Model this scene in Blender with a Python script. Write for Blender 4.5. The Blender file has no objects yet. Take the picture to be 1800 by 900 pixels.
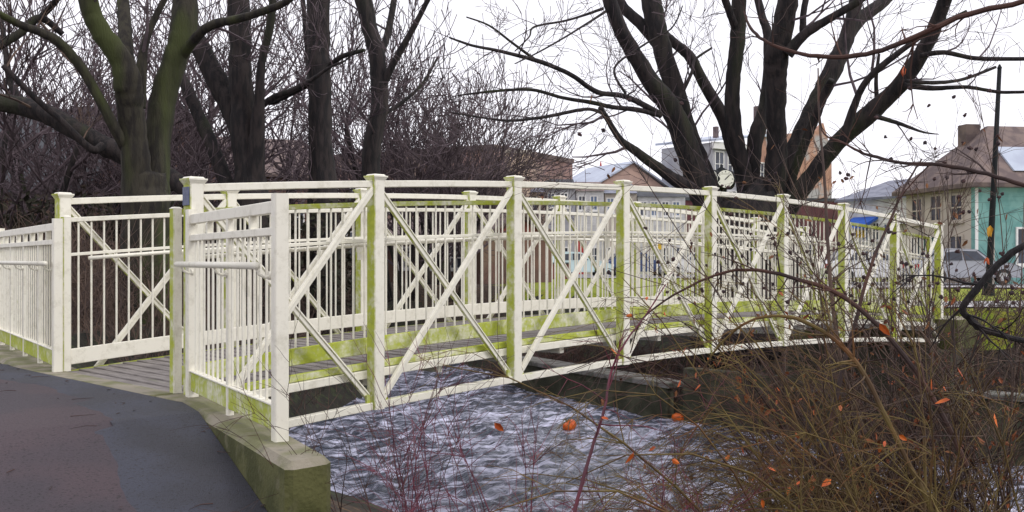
import bpy, bmesh, math, random
from mathutils import Vector, noise
random.seed(7)
V = Vector
scene = bpy.context.scene
COL = scene.collection
# ------------------------------------------------------------------ camera numbers
CX, CY, CZ, TH, F, HY = -3.879, -7.473, 1.0729, .7872, 1779., 456.
FW = V((math.cos(TH), math.sin(TH), 0)); RT = V((math.sin(TH), -math.cos(TH), 0))
CAM = V((CX, CY, CZ))
def at(px, py, d):
    return CAM + FW*d + RT*((px-900)/F*d) + V((0, 0, (HY-py)/F*d))
def atz(px, d, z=0.):
    p = at(px, HY, d); p.z = z; return p

# ------------------------------------------------------------------ materials
def mat(name, base, second=None, scale=5., rough=.8, bump=.0, bscale=None, metal=0., detail=6.,
        lo=.4, hi=.6, third=None, tscale=1., tlo=.5, thi=.65, spec=.5, stretch=None, bands=0):
    m = bpy.data.materials.new(name); m.use_nodes = True
    nt = m.node_tree; N = nt.nodes; L = nt.links
    b = N['Principled BSDF']; b.inputs['Roughness'].default_value = rough
    b.inputs['Metallic'].default_value = metal
    b.inputs['Specular IOR Level'].default_value = spec
    b.inputs['Base Color'].default_value = (*base, 1)
    tc = N.new('ShaderNodeTexCoord'); src = tc.outputs['Object']
    if stretch:
        mp = N.new('ShaderNodeMapping'); mp.inputs['Scale'].default_value = stretch
        L.new(src, mp.inputs[0]); src = mp.outputs[0]
    col = None
    def layer(prev, c2, sc, lo, hi):
        n = N.new('ShaderNodeTexNoise'); n.inputs['Scale'].default_value = sc; n.inputs['Detail'].default_value = detail
        L.new(src, n.inputs['Vector'])
        r = N.new('ShaderNodeMapRange'); r.interpolation_type = 'SMOOTHSTEP'
        r.inputs['From Min'].default_value = lo; r.inputs['From Max'].default_value = hi
        L.new(n.outputs['Fac'], r.inputs['Value'])
        mx = N.new('ShaderNodeMix'); mx.data_type = 'RGBA'
        L.new(r.outputs[0], mx.inputs['Factor'])
        if prev is None: mx.inputs['A'].default_value = (*base, 1)
        else: L.new(prev, mx.inputs['A'])
        mx.inputs['B'].default_value = (*c2, 1)
        return mx.outputs['Result']
    if second: col = layer(col, second, scale, lo, hi)
    if third: col = layer(col, third, tscale, tlo, thi)
    if col: L.new(col, b.inputs['Base Color'])
    if bands:
        wv = N.new('ShaderNodeTexWave'); wv.bands_direction = 'Z'; wv.wave_profile = 'SAW'; wv.inputs['Scale'].default_value = bands; L.new(tc.outputs['Object'], wv.inputs['Vector'])
        bp = N.new('ShaderNodeBump'); bp.inputs['Strength'].default_value = 1.; bp.inputs['Distance'].default_value = .05
        L.new(wv.outputs['Fac'], bp.inputs['Height']); L.new(bp.outputs[0], b.inputs['Normal'])
    elif bump:
        n = N.new('ShaderNodeTexNoise'); n.inputs['Scale'].default_value = bscale or scale*4; n.inputs['Detail'].default_value = 8
        L.new(src, n.inputs['Vector'])
        bp = N.new('ShaderNodeBump'); bp.inputs['Strength'].default_value = bump; bp.inputs['Distance'].default_value = .02
        L.new(n.outputs['Fac'], bp.inputs['Height']); L.new(bp.outputs[0], b.inputs['Normal'])
    return m

def paint(name, moss=.0, left=.0, up=.0, low=0., base=(.82, .79, .68)):
    """chipped white paint; algae grows where the noise, the upstream (-X) faces and the damp ledges say"""
    m = bpy.data.materials.new(name); m.use_nodes = True
    nt = m.node_tree; N = nt.nodes; L = nt.links
    b = N['Principled BSDF']; b.inputs['Roughness'].default_value = .5
    tc = N.new('ShaderNodeTexCoord'); g = N.new('ShaderNodeNewGeometry')
    n = N.new('ShaderNodeTexNoise'); n.inputs['Scale'].default_value = 2.6; n.inputs['Detail'].default_value = 8; n.inputs['Roughness'].default_value = .7
    L.new(g.outputs['Position'], n.inputs['Vector'])
    n2 = N.new('ShaderNodeTexNoise'); n2.inputs['Scale'].default_value = 22; n2.inputs['Detail'].default_value = 6
    L.new(g.outputs['Position'], n2.inputs['Vector'])
    sp = N.new('ShaderNodeSeparateXYZ'); L.new(g.outputs['True Normal'], sp.inputs[0])
    def M(op, a, bb, cl=False):
        x = N.new('ShaderNodeMath'); x.operation = op; x.use_clamp = cl
        for i, q in enumerate((a, bb)):
            if isinstance(q, (int, float)): x.inputs[i].default_value = q
            else: L.new(q, x.inputs[i])
        return x.outputs[0]
    s = M('MULTIPLY', sp.outputs['X'], -1.); s = M('MAXIMUM', s, 0.); s = M('MULTIPLY', M('MULTIPLY', s, left), M('LESS_THAN', sp.outputs['Z'], .2))
    u = M('MULTIPLY', M('MAXIMUM', sp.outputs['Z'], 0.), up)
    nn = M('ADD', n.outputs['Fac'], M('MULTIPLY', M('SUBTRACT', n2.outputs['Fac'], .5), .35))
    t = M('ADD', M('ADD', nn, s), M('ADD', u, moss - .5))
    r = N.new('ShaderNodeMapRange'); r.interpolation_type = 'SMOOTHSTEP'
    r.inputs['From Min'].default_value = .28; r.inputs['From Max'].default_value = .62
    L.new(t, r.inputs['Value'])
    mc = N.new('ShaderNodeMix'); mc.data_type = 'RGBA'; L.new(n2.outputs['Fac'], mc.inputs['Factor'])
    mc.inputs['A'].default_value = (.21, .27, .010, 1); mc.inputs['B'].default_value = (.56, .60, .09, 1)
    n3 = N.new('ShaderNodeTexNoise'); n3.inputs['Scale'].default_value = 7; n3.inputs['Detail'].default_value = 10; n3.inputs['Roughness'].default_value = .75
    L.new(g.outputs['Position'], n3.inputs['Vector'])
    r3 = N.new('ShaderNodeMapRange'); r3.inputs['From Min'].default_value = .5; r3.inputs['From Max'].default_value = .8
    L.new(n3.outputs['Fac'], r3.inputs['Value'])
    dirt = N.new('ShaderNodeMix'); dirt.data_type = 'RGBA'; L.new(r3.outputs[0], dirt.inputs['Factor'])
    dirt.inputs['A'].default_value = (*base, 1); dirt.inputs['B'].default_value = (.50, .47, .36, 1)
    mx = N.new('ShaderNodeMix'); mx.data_type = 'RGBA'; L.new(r.outputs[0], mx.inputs['Factor'])
    L.new(dirt.outputs['Result'], mx.inputs['A']); L.new(mc.outputs['Result'], mx.inputs['B'])
    L.new(mx.outputs['Result'], b.inputs['Base Color'])
    rr = N.new('ShaderNodeMapRange'); rr.inputs['To Min'].default_value = .45; rr.inputs['To Max'].default_value = .95
    L.new(r.outputs[0], rr.inputs['Value']); L.new(rr.outputs[0], b.inputs['Roughness'])
    bp = N.new('ShaderNodeBump'); bp.inputs['Strength'].default_value = .25; bp.inputs['Distance'].default_value = .004
    L.new(n2.outputs['Fac'], bp.inputs['Height']); L.new(bp.outputs[0], b.inputs['Normal'])
    return m

P_CLEAN = paint('paint_white', .12, .06, .0)
P_RAIL = paint('paint_rail', .20, .04, .10)
P_POST = paint('paint_post', .08, .46, .05)
P_CHORD = paint('paint_chord', .18, .05, .12)
P_BRACE = paint('paint_brace', .10, .50, .03)
P_MOSSY = paint('paint_mossy', .52, .05, .1)
P_BEAM = paint('paint_beam', .14, .0, .0)
M_PLAQUE = mat('plaque_blue', (.06, .08, .16), (.10, .12, .2), 30, .4)
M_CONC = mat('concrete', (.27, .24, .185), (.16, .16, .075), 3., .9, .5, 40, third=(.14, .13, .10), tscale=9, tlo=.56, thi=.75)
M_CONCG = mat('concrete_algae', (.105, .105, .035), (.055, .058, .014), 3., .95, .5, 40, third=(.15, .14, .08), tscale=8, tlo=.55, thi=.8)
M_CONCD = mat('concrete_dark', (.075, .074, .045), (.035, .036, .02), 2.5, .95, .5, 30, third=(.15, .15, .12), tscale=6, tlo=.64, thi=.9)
M_LEDGE = mat('ledge_stone', (.19, .18, .165), (.09, .09, .07), 4., .95, .5, 30)
M_DECK = mat('deck_wood', (.26, .235, .22), (.18, .16, .15), 3., .85, .5, 60, stretch=(6, 1, 1), third=(.13, .15, .07), tscale=1.2, tlo=.6, thi=.85)
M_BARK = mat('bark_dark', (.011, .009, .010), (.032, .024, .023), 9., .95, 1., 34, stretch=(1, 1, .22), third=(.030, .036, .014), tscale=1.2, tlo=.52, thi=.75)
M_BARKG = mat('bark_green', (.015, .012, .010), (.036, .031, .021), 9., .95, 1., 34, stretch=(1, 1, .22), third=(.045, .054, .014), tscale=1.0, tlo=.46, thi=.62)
M_TWIG = mat('twig_grey', (.12, .088, .10), (.07, .05, .056), 3., .9)
M_TWIGB = mat('twig_brown', (.115, .075, .055), (.06, .04, .035), 3., .9)
M_OLIVE = mat('stem_olive', (.14, .10, .028), (.075, .042, .018), 4., .85, third=(.15, .065, .02), tscale=3, tlo=.5, thi=.7)
M_BROWN = mat('stem_brown', (.08, .036, .026), (.035, .02, .018), 4., .85)
M_REDST = mat('stem_crimson', (.15, .02, .04), (.08, .018, .03), 5., .6)
M_SEED = mat('seed_dark', (.03, .02, .025), (.06, .03, .03), 20, .9)
M_ORLEAF = mat('leaf_orange', (.62, .14, .015), (.42, .07, .01), 12, .6)
M_BRLEAF = mat('leaf_brown', (.22, .09, .03), (.14, .05, .02), 12, .8)
M_RUST = mat('leaf_rust', (.34, .09, .025), (.20, .06, .02), 9, .7)
M_YLEAF = mat('leaf_yellow', (.75, .42, .02), (.6, .3, .02), 12, .6)

# ------------------------------------------------------------------ mesh builder
class MB:
    def __init__(s): s.v = []; s.f = []; s.sm = False
    def quadring(s, rings, closed_ends=True):
        n = len(rings[0]); b = len(s.v)
        for r in rings: s.v += [tuple(p) for p in r]
        for i in range(len(rings)-1):
            for j in range(n):
                k = (j+1) % n
                s.f.append((b+i*n+j, b+i*n+k, b+(i+1)*n+k, b+(i+1)*n+j))
        if closed_ends:
            s.f.append(tuple(b+j for j in reversed(range(n))))
            s.f.append(tuple(b+(len(rings)-1)*n+j for j in range(n)))
    def box(s, x0, x1, y0, y1, z0, z1):
        s.quadring([[(x0,y0,z),(x1,y0,z),(x1,y1,z),(x0,y1,z)] for z in (z0, z1)])
    def frustum(s, cx, cy, z0, z1, a0, a1, b0=None, b1=None):
        b0 = a0 if b0 is None else b0; b1 = a1 if b1 is None else b1
        s.quadring([[(cx-a,cy-b,z),(cx+a,cy-b,z),(cx+a,cy+b,z),(cx-a,cy+b,z)] for z, a, b in ((z0,a0,b0),(z1,a1,b1))])
    def beam(s, pts, w, h, ch=.005, up=V((0,0,1))):
        """chamfered rectangular section swept along pts; w across, h along up"""
        pts = [V(p) for p in pts]
        a, b = w/2, h/2; c = min(ch, a*.45, b*.45)
        prof = [(-a+c,-b),(a-c,-b),(a,-b+c),(a,b-c),(a-c,b),(-a+c,b),(-a,b-c),(-a,-b+c)]
        rings = []
        for i, p in enumerate(pts):
            t = (pts[min(i+1,len(pts)-1)]-pts[max(i-1,0)]).normalized()
            side = t.cross(up)
            side = side.normalized() if side.length > 1e-4 else V((1,0,0))
            u = side.cross(t).normalized()
            rings.append([p+side*x+u*y for x, y in prof])
        s.quadring(rings)
    def tube(s, pts, rad, n=8, jit=0.):
        pts = [V(p) for p in pts]
        if not hasattr(rad, '__len__'): rad = [rad]*len(pts)
        rings = []; ph = random.random()*6; a = None; ln = 0.; sd = random.random()*50
        for i, p in enumerate(pts):
            t = (pts[min(i+1,len(pts)-1)]-pts[max(i-1,0)])
            t = t.normalized() if t.length > 1e-9 else V((0,0,1))
            if a is None: a = t.cross(V((.31,.17,.93) if abs(t.z) < .9 else (1,.2,0)))
            a = a-t*a.dot(t); a.normalize(); c = a.cross(t); rr = rad[i]
            if i: ln += (p-pts[i-1]).length
            if jit:
                rings.append([p+(a*math.cos(q)+c*math.sin(q))*rr*(1+jit*(noise.noise(V((math.cos(q)*1.1, math.sin(q)*1.1, ln*.9+sd)))*1.6+noise.noise(V((math.cos(q)*4, math.sin(q)*4, ln*1.3+sd)))*.9))
                          for q in (2*math.pi*j/n for j in range(n))])
            else:
                rings.append([p+(a*math.cos(q)+c*math.sin(q))*rr for q in (2*math.pi*j/n for j in range(n))])
        s.quadring(rings, n > 3)
    def lathe(s, cx, cy, prof, n=20):
        s.quadring([[(cx+r*math.cos(2*math.pi*j/n), cy+r*math.sin(2*math.pi*j/n), z) for j in range(n)] for r, z in prof])
    def prism(s, poly, z0, z1):
        s.quadring([[(x,y,z) for x, y in poly] for z in (z0, z1)])
    def leaf(s, p, d, size, up=None):
        d = V(d).normalized(); u = up or V((random.gauss(0,1),random.gauss(0,1),random.gauss(0,1)))
        sd = d.cross(u)
        if sd.length < 1e-3: sd = V((1,0,0))
        sd.normalize(); nn = sd.cross(d)
        L_ = size; w = size*.24; b = len(s.v)
        pts = [p, p+d*L_*.3+sd*w+nn*w*.35, p+d*L_*.7+sd*w*.75+nn*w*.4, p+d*L_+nn*w*.3, p+d*L_*.7-sd*w*.75+nn*w*.4, p+d*L_*.3-sd*w+nn*w*.35, p+d*L_*.5]
        s.v += [tuple(q) for q in pts]
        for i in range(6): s.f.append((b+6, b+i, b+(i+1) % 6))
    def ball(s, c, r, n=6):
        c = V(c); rings = []
        for i in range(1, n):
            a = math.pi*i/n
            rings.append([c+V((math.sin(a)*math.cos(2*math.pi*j/n), math.sin(a)*math.sin(2*math.pi*j/n), -math.cos(a)))*r*random.uniform(.8,1.2) for j in range(n)])
        s.quadring(rings)
    def build(s, name, m, parent=None, smooth=False, loc=None):
        me = bpy.data.meshes.new(name)
        off = V(loc) if loc is not None else (parent_loc(parent) if parent else V((0,0,0)))
        vs = [(x-off.x, y-off.y, z-off.z) for x, y, z in s.v] if off.length > 0 else s.v
        me.from_pydata(vs, [], s.f); me.update()
        ms = m if isinstance(m, (list, tuple)) else [m]
        for q in ms: me.materials.append(q)
        if smooth: me.polygons.foreach_set('use_smooth', [True]*len(me.polygons))
        o = bpy.data.objects.new(name, me); COL.objects.link(o)
        if parent: o.parent = parent
        elif loc is not None: o.location = loc
        if parent and parent.type != 'EMPTY' and loc is None: pass
        return o
def parent_loc(p):
    q = V((0,0,0))
    while p: q = q + p.location; p = p.parent
    return q
def tag(o, label=None, cat=None, group=None, kind=None):
    if label: o['label'] = label
    if cat: o['category'] = cat
    if group: o['group'] = group
    if kind: o['kind'] = kind
    return o
def empty(name, loc, label, cat, group=None):
    o = bpy.data.objects.new(name, None); COL.objects.link(o); o.location = loc; o.empty_display_size = .2
    return tag(o, label, cat, group)
def copy_tree(o, parent=None):
    c = o.copy(); COL.objects.link(c)
    if parent: c.parent = parent
    for ch in list(o.children): copy_tree(ch, c)
    return c
def grid_mesh(name, xs, ys, zf, m, mi=None, smooth=True, skip=None):
    vs = [(x, y, zf(x, y)) for y in ys for x in xs]; n = len(xs); fs = []; ids = []
    for j in range(len(ys)-1):
        for i in range(n-1):
            cx, cy = (xs[i]+xs[i+1])/2, (ys[j]+ys[j+1])/2
            if skip and skip(cx, cy): continue
            fs.append((j*n+i, j*n+i+1, (j+1)*n+i+1, (j+1)*n+i))
            if mi: ids.append(mi(cx, cy))
    me = bpy.data.meshes.new(name); me.from_pydata(vs, [], fs)
    for q in m: me.materials.append(q)
    if mi: me.polygons.foreach_set('material_index', ids)
    me.polygons.foreach_set('use_smooth', [smooth]*len(me.polygons)); me.update()
    o = bpy.data.objects.new(name, me); COL.objects.link(o); return o

# ------------------------------------------------------------------ terrain
LS = [(14.5,-300),(14.5,-40),(13.5,-8),(11.5,-3.5),(8.5,-2.3),(4.2,-1.3),(1.8,.6),(1.7,3),(4,7),(7.3,10),(11.4,13),(15,16.6),(17,24),(15,40),(8,80)]
RS = [(19,-300),(19,-40),(16.5,-10),(14.2,-6),(14.2,5.7),(15,9.4),(15.6,12),(17.6,15),(20,22),(18.5,40),(12,80)]
RIV = LS + RS[::-1]
def inpoly(x, y, P):
    c = False; j = len(P)-1
    for i in range(len(P)):
        xi, yi = P[i]; xj, yj = P[j]
        if (yi > y) != (yj > y) and x < (xj-xi)*(y-yi)/(yj-yi)+xi: c = not c
        j = i
    return c
def pdist(x, y, P):
    b = 1e9
    for (x0,y0),(x1,y1) in zip(P, P[1:]):
        dx, dy = x1-x0, y1-y0; t = max(0, min(1, ((x-x0)*dx+(y-y0)*dy)/(dx*dx+dy*dy)))
        b = min(b, (x-x0-t*dx)**2+(y-y0-t*dy)**2)
    return math.sqrt(b)
def A(x, y):
    t = max(0, -.9-y); z = -.2*t if t < 2.2 else -.44-.06*(t-2.2)
    if t > 12: z = -.44-.06*9.8
    return z-.07*min(3, max(0, y-3.4))
def xw(y):                                   # middle of the near wing walls / edge of the path
    if y > 2.5: return .05+(y-2.5)*.19
    if y > -.2: return .05
    if y > -2.9: return -.05+(y+.2)*.29
    return -.85+(y+2.9)*.30
WZ = -2.4
def ter(x, y):
    n = noise.noise(V((x*.6, y*.6, 0)))*.12+noise.noise(V((x*2.1, y*2.1, 3)))*.05
    if inpoly(x, y, RIV):
        return WZ-.12-min(.5, min(pdist(x,y,LS), pdist(x,y,RS))*.5)
    dl, dr = pdist(x,y,LS), pdist(x,y,RS)
    if dr < dl and not (x < 14 and y < 10):
        top = -.02
        z = WZ-.1+dr*.62
        return min(z+n, top+n*.15) if dr > 0 else z
    e = x-xw(y)
    if y < 6.4 and e <= 0: return A(x, y)-.05
    if y >= 6.4 and e <= 0: return -.35+n*.5
    z = WZ-.1+dl*1.0+n
    if -2.9 < y < 6.2 and x < 5: return min(z, -.35-.4*e)
    if y <= -2.9: return min(WZ-.1+dl*.8+n, A(x,y)-.06-e*.16+n*min(1,e*.5))
    return min(z, -.15+n*.6)
def spaced(lo, hi, step, far):
    a = []; x = lo
    while x <= hi: a.append(x); x += step
    s = step; x = hi
    while x < far: s *= 1.35; x += s; a.append(x)
    s = step; x = lo
    while x > -far: s *= 1.35; x -= s; a.insert(0, x)
    return a
M_DIRT = mat('leaf_litter', (.05, .034, .024), (.028, .02, .015), 4, 1., 1., 12, third=(.13, .075, .035), tscale=14, tlo=.5, thi=.7)
M_BANK = mat('bank_earth', (.020, .017, .011), (.012, .011, .007), 2.5, 1., 1., 12, third=(.035, .045, .015), tscale=5, tlo=.5, thi=.7)
M_GRASS = mat('grass', (.19, .25, .012), (.26, .27, .015), 2.2, 1., 1., 30, third=(.20, .16, .06), tscale=6, tlo=.55, thi=.75)
def gmat(x, y):
    p = V((x, y, 0))-CAM; d = p.dot(FW); u = p.dot(RT); px = 900+F*u/d if d > .5 else 900
    j = noise.noise(V((x*.5, y*.5, 9)))*1.2
    if inpoly(x, y, RIV): return 1
    if pdist(x, y, RS) < 3.4+j: return 1
    if pdist(x, y, LS) < 2.4: return 1
    if d > 20 and px > 880+j*30: return 2
    return 0
gx = spaced(-6, 24, .3, 600); gy = spaced(-12, 24, .3, 600)
tag(grid_mesh('ground', gx, gy, ter, [M_DIRT, M_BANK, M_GRASS], gmat), kind='structure')

# asphalt path
M_ASPH = mat('asphalt', (.078, .050, .062), (.056, .042, .056), .7, .7, 1., 160, third=(.018, .013, .016), tscale=60, tlo=.52, thi=.7, lo=.45, hi=.56, detail=12)
def axs(t, y): return -14+(xe(y)+14)*t
def xe(y):
    if y > 3.3: return -.26+(y-3.3)*.19
    if y > -.34: return -.283
    if y > -2.9: return -.262+(y+.34)*.2756
    return -.9676+(y+2.9)*.30
ys = [-20+i*.3 for i in range(int(26.3/.3)+1)]
ts = [1-(1-i/40)**2.2 for i in range(41)]
me = bpy.data.meshes.new('path'); vv = []; ff = []
for y in ys:
    for t in ts:
        x = axs(t, y); vv.append((x, y, A(x, y)+noise.noise(V((x*.8,y*.8,1)))*.006-(.0 if t < 1 else .015)))
for j in range(len(ys)-1):
    for i in range(40): ff.append((j*41+i, j*41+i+1, (j+1)*41+i+1, (j+1)*41+i))
me.from_pydata(vv, [], ff); me.materials.append(M_ASPH); me.polygons.foreach_set('use_smooth', [True]*len(ff))
o = bpy.data.objects.new('path', me); COL.objects.link(o); tag(o, kind='structure')

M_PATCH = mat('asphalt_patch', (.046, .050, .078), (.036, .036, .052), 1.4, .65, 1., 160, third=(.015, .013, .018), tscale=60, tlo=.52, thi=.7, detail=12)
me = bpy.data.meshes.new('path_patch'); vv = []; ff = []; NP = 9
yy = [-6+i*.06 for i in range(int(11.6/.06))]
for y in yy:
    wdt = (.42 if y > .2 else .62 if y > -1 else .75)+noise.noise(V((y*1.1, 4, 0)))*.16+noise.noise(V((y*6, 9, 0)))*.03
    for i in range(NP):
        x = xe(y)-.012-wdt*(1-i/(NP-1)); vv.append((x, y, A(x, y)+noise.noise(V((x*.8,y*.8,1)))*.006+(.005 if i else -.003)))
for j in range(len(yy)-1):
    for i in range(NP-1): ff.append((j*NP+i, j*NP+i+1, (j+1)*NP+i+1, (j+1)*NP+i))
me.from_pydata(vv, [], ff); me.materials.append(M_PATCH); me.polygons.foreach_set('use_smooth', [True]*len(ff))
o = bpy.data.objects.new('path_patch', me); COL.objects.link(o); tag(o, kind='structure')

# ------------------------------------------------------------------ water
mw = bpy.data.materials.new('river_water'); mw.use_nodes = True
nt = mw.node_tree; N = nt.nodes; L = nt.links; b = N['Principled BSDF']
b.inputs['Roughness'].default_value = .12; b.inputs['IOR'].default_value = 1.33
tc = N.new('ShaderNodeTexCoord'); mp = N.new('ShaderNodeMapping'); mp.inputs['Rotation'].default_value = (0,0,.75); mp.inputs['Scale'].default_value = (1, 1.7, 1)
L.new(tc.outputs['Object'], mp.inputs[0])
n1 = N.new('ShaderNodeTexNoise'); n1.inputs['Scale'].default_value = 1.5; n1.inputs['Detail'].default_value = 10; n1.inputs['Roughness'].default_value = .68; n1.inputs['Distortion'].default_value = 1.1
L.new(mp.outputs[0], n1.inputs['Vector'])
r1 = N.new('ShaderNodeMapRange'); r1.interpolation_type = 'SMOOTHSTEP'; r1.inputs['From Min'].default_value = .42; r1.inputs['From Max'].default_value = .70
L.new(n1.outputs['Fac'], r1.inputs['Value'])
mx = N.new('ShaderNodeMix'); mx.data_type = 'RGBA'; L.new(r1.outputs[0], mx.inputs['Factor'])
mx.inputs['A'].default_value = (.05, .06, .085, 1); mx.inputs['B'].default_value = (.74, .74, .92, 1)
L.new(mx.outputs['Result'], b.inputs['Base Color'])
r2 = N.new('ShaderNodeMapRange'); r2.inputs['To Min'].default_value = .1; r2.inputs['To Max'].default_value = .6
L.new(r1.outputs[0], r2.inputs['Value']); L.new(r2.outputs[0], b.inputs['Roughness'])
n2 = N.new('ShaderNodeTexNoise'); n2.inputs['Scale'].default_value = 3.2; n2.inputs['Detail'].default_value = 6; n2.inputs['Distortion'].default_value = .8
L.new(mp.outputs[0], n2.inputs['Vector'])
bp = N.new('ShaderNodeBump'); bp.inputs['Strength'].default_value = 1.; bp.inputs['Distance'].default_value = .10
L.new(n2.outputs['Fac'], bp.inputs['Height']); L.new(bp.outputs[0], b.inputs['Normal'])
def wz(x, y):
    c, s = math.cos(.75), math.sin(.75); a, q = x*c+y*s, (-x*s+y*c)*1.8
    return WZ+noise.noise(V((a*1.3, q*1.3, 0)))*.07+noise.noise(V((a*3.3, q*3.3, 5)))*.045+noise.noise(V((a*7, q*7, 8)))*.02
wx = spaced(1, 20, .1, 80); wy = spaced(-6, 18, .1, 120)
def wskip(x, y):
    return not inpoly(x, y, RIV) and min(pdist(x,y,LS), pdist(x,y,RS)) > .8
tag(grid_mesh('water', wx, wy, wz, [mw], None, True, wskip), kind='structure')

# ------------------------------------------------------------------ abutments
def prism_obj(name, poly, z0, z1, m, parent=None, bev=.035, mside=None):
    bm = bmesh.new(); vs = [bm.verts.new((x,y,z1)) for x, y in poly]; f = bm.faces.new(vs)
    if f.normal.z < 0: f.normal_flip()
    f.normal_update()
    if f.normal.z < 0: f.normal_flip()
    r = bmesh.ops.extrude_face_region(bm, geom=[f])
    low = [v for v in r['geom'] if isinstance(v, bmesh.types.BMVert)]
    for v in low: v.co.z = z0
    bm.normal_update()
    es = [e for e in bm.edges if min(e.verts[0].co.z, e.verts[1].co.z) > z1-.001 or (abs(e.verts[0].co.z-e.verts[1].co.z) > .1)]
    bmesh.ops.bevel(bm, geom=es, offset=bev, segments=1, affect='EDGES')
    bmesh.ops.recalc_face_normals(bm, faces=bm.faces)
    me = bpy.data.meshes.new(name); 
    me.materials.append(m); 
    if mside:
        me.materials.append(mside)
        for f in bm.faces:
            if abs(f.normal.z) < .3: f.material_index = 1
    off = parent_loc(parent) if parent else V((0,0,0))
    bmesh.ops.translate(bm, verts=bm.verts, vec=-off)
    bm.to_mesh(me); bm.free()
    o = bpy.data.objects.new(name, me); COL.objects.link(o)
    if parent: o.parent = parent
    return o
ab = empty('bridge_abutment', (-.1, 1.3, 0), 'mossy concrete abutment at the near end, where asphalt meets the wooden deck', 'abutment')
prism_obj('sill', [(-.29,.17),(-.06,.17),(-.06,3.0),(-.29,3.0)], -.6, .004, M_CONC, ab, .01)
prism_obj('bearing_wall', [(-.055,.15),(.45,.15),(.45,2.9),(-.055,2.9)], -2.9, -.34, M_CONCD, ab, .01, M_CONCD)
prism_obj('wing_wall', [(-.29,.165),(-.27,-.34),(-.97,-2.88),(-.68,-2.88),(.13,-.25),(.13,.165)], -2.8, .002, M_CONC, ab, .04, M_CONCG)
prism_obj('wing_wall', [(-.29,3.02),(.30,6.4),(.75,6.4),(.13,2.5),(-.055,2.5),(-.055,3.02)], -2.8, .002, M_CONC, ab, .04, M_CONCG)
fa = empty('bridge_abutment', (14.8, 1.3, -1), 'dark concrete abutment under the far end of the footbridge', 'abutment')
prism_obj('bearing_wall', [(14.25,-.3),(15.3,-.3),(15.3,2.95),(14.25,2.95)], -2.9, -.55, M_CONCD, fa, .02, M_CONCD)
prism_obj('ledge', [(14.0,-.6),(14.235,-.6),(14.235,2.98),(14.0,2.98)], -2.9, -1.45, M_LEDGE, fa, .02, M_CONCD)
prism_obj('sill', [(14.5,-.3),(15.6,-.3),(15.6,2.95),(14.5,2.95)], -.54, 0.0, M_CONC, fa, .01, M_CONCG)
fw_ = empty('retaining_wall', (14.2, 7, -1.6), 'low olive stained river wall with a pale ledge, behind the floating pumpkins', 'wall')
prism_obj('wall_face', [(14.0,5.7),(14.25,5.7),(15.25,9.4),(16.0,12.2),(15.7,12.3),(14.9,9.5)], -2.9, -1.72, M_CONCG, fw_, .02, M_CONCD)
prism_obj('coping', [(13.93,5.62),(14.55,5.62),(15.55,9.35),(16.3,12.1),(15.62,12.35),(14.8,9.5)], -1.715, -1.6, M_LEDGE, fw_, .02, M_LEDGE)
fx = empty('retaining_wall', (14.6, -3, -1.2), 'dark sloping wing wall seen through brambles right of the pumpkins', 'wall')
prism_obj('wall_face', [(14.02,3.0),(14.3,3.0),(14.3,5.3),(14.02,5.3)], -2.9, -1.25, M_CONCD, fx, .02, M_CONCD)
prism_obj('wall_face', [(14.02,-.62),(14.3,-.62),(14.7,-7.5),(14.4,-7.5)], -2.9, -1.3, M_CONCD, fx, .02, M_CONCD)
prism_obj('coping', [(13.95,-.62),(14.4,-.62),(14.8,-7.5),(14.33,-7.5)], -1.295, -1.2, M_LEDGE, fx, .02, M_LEDGE)

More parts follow.
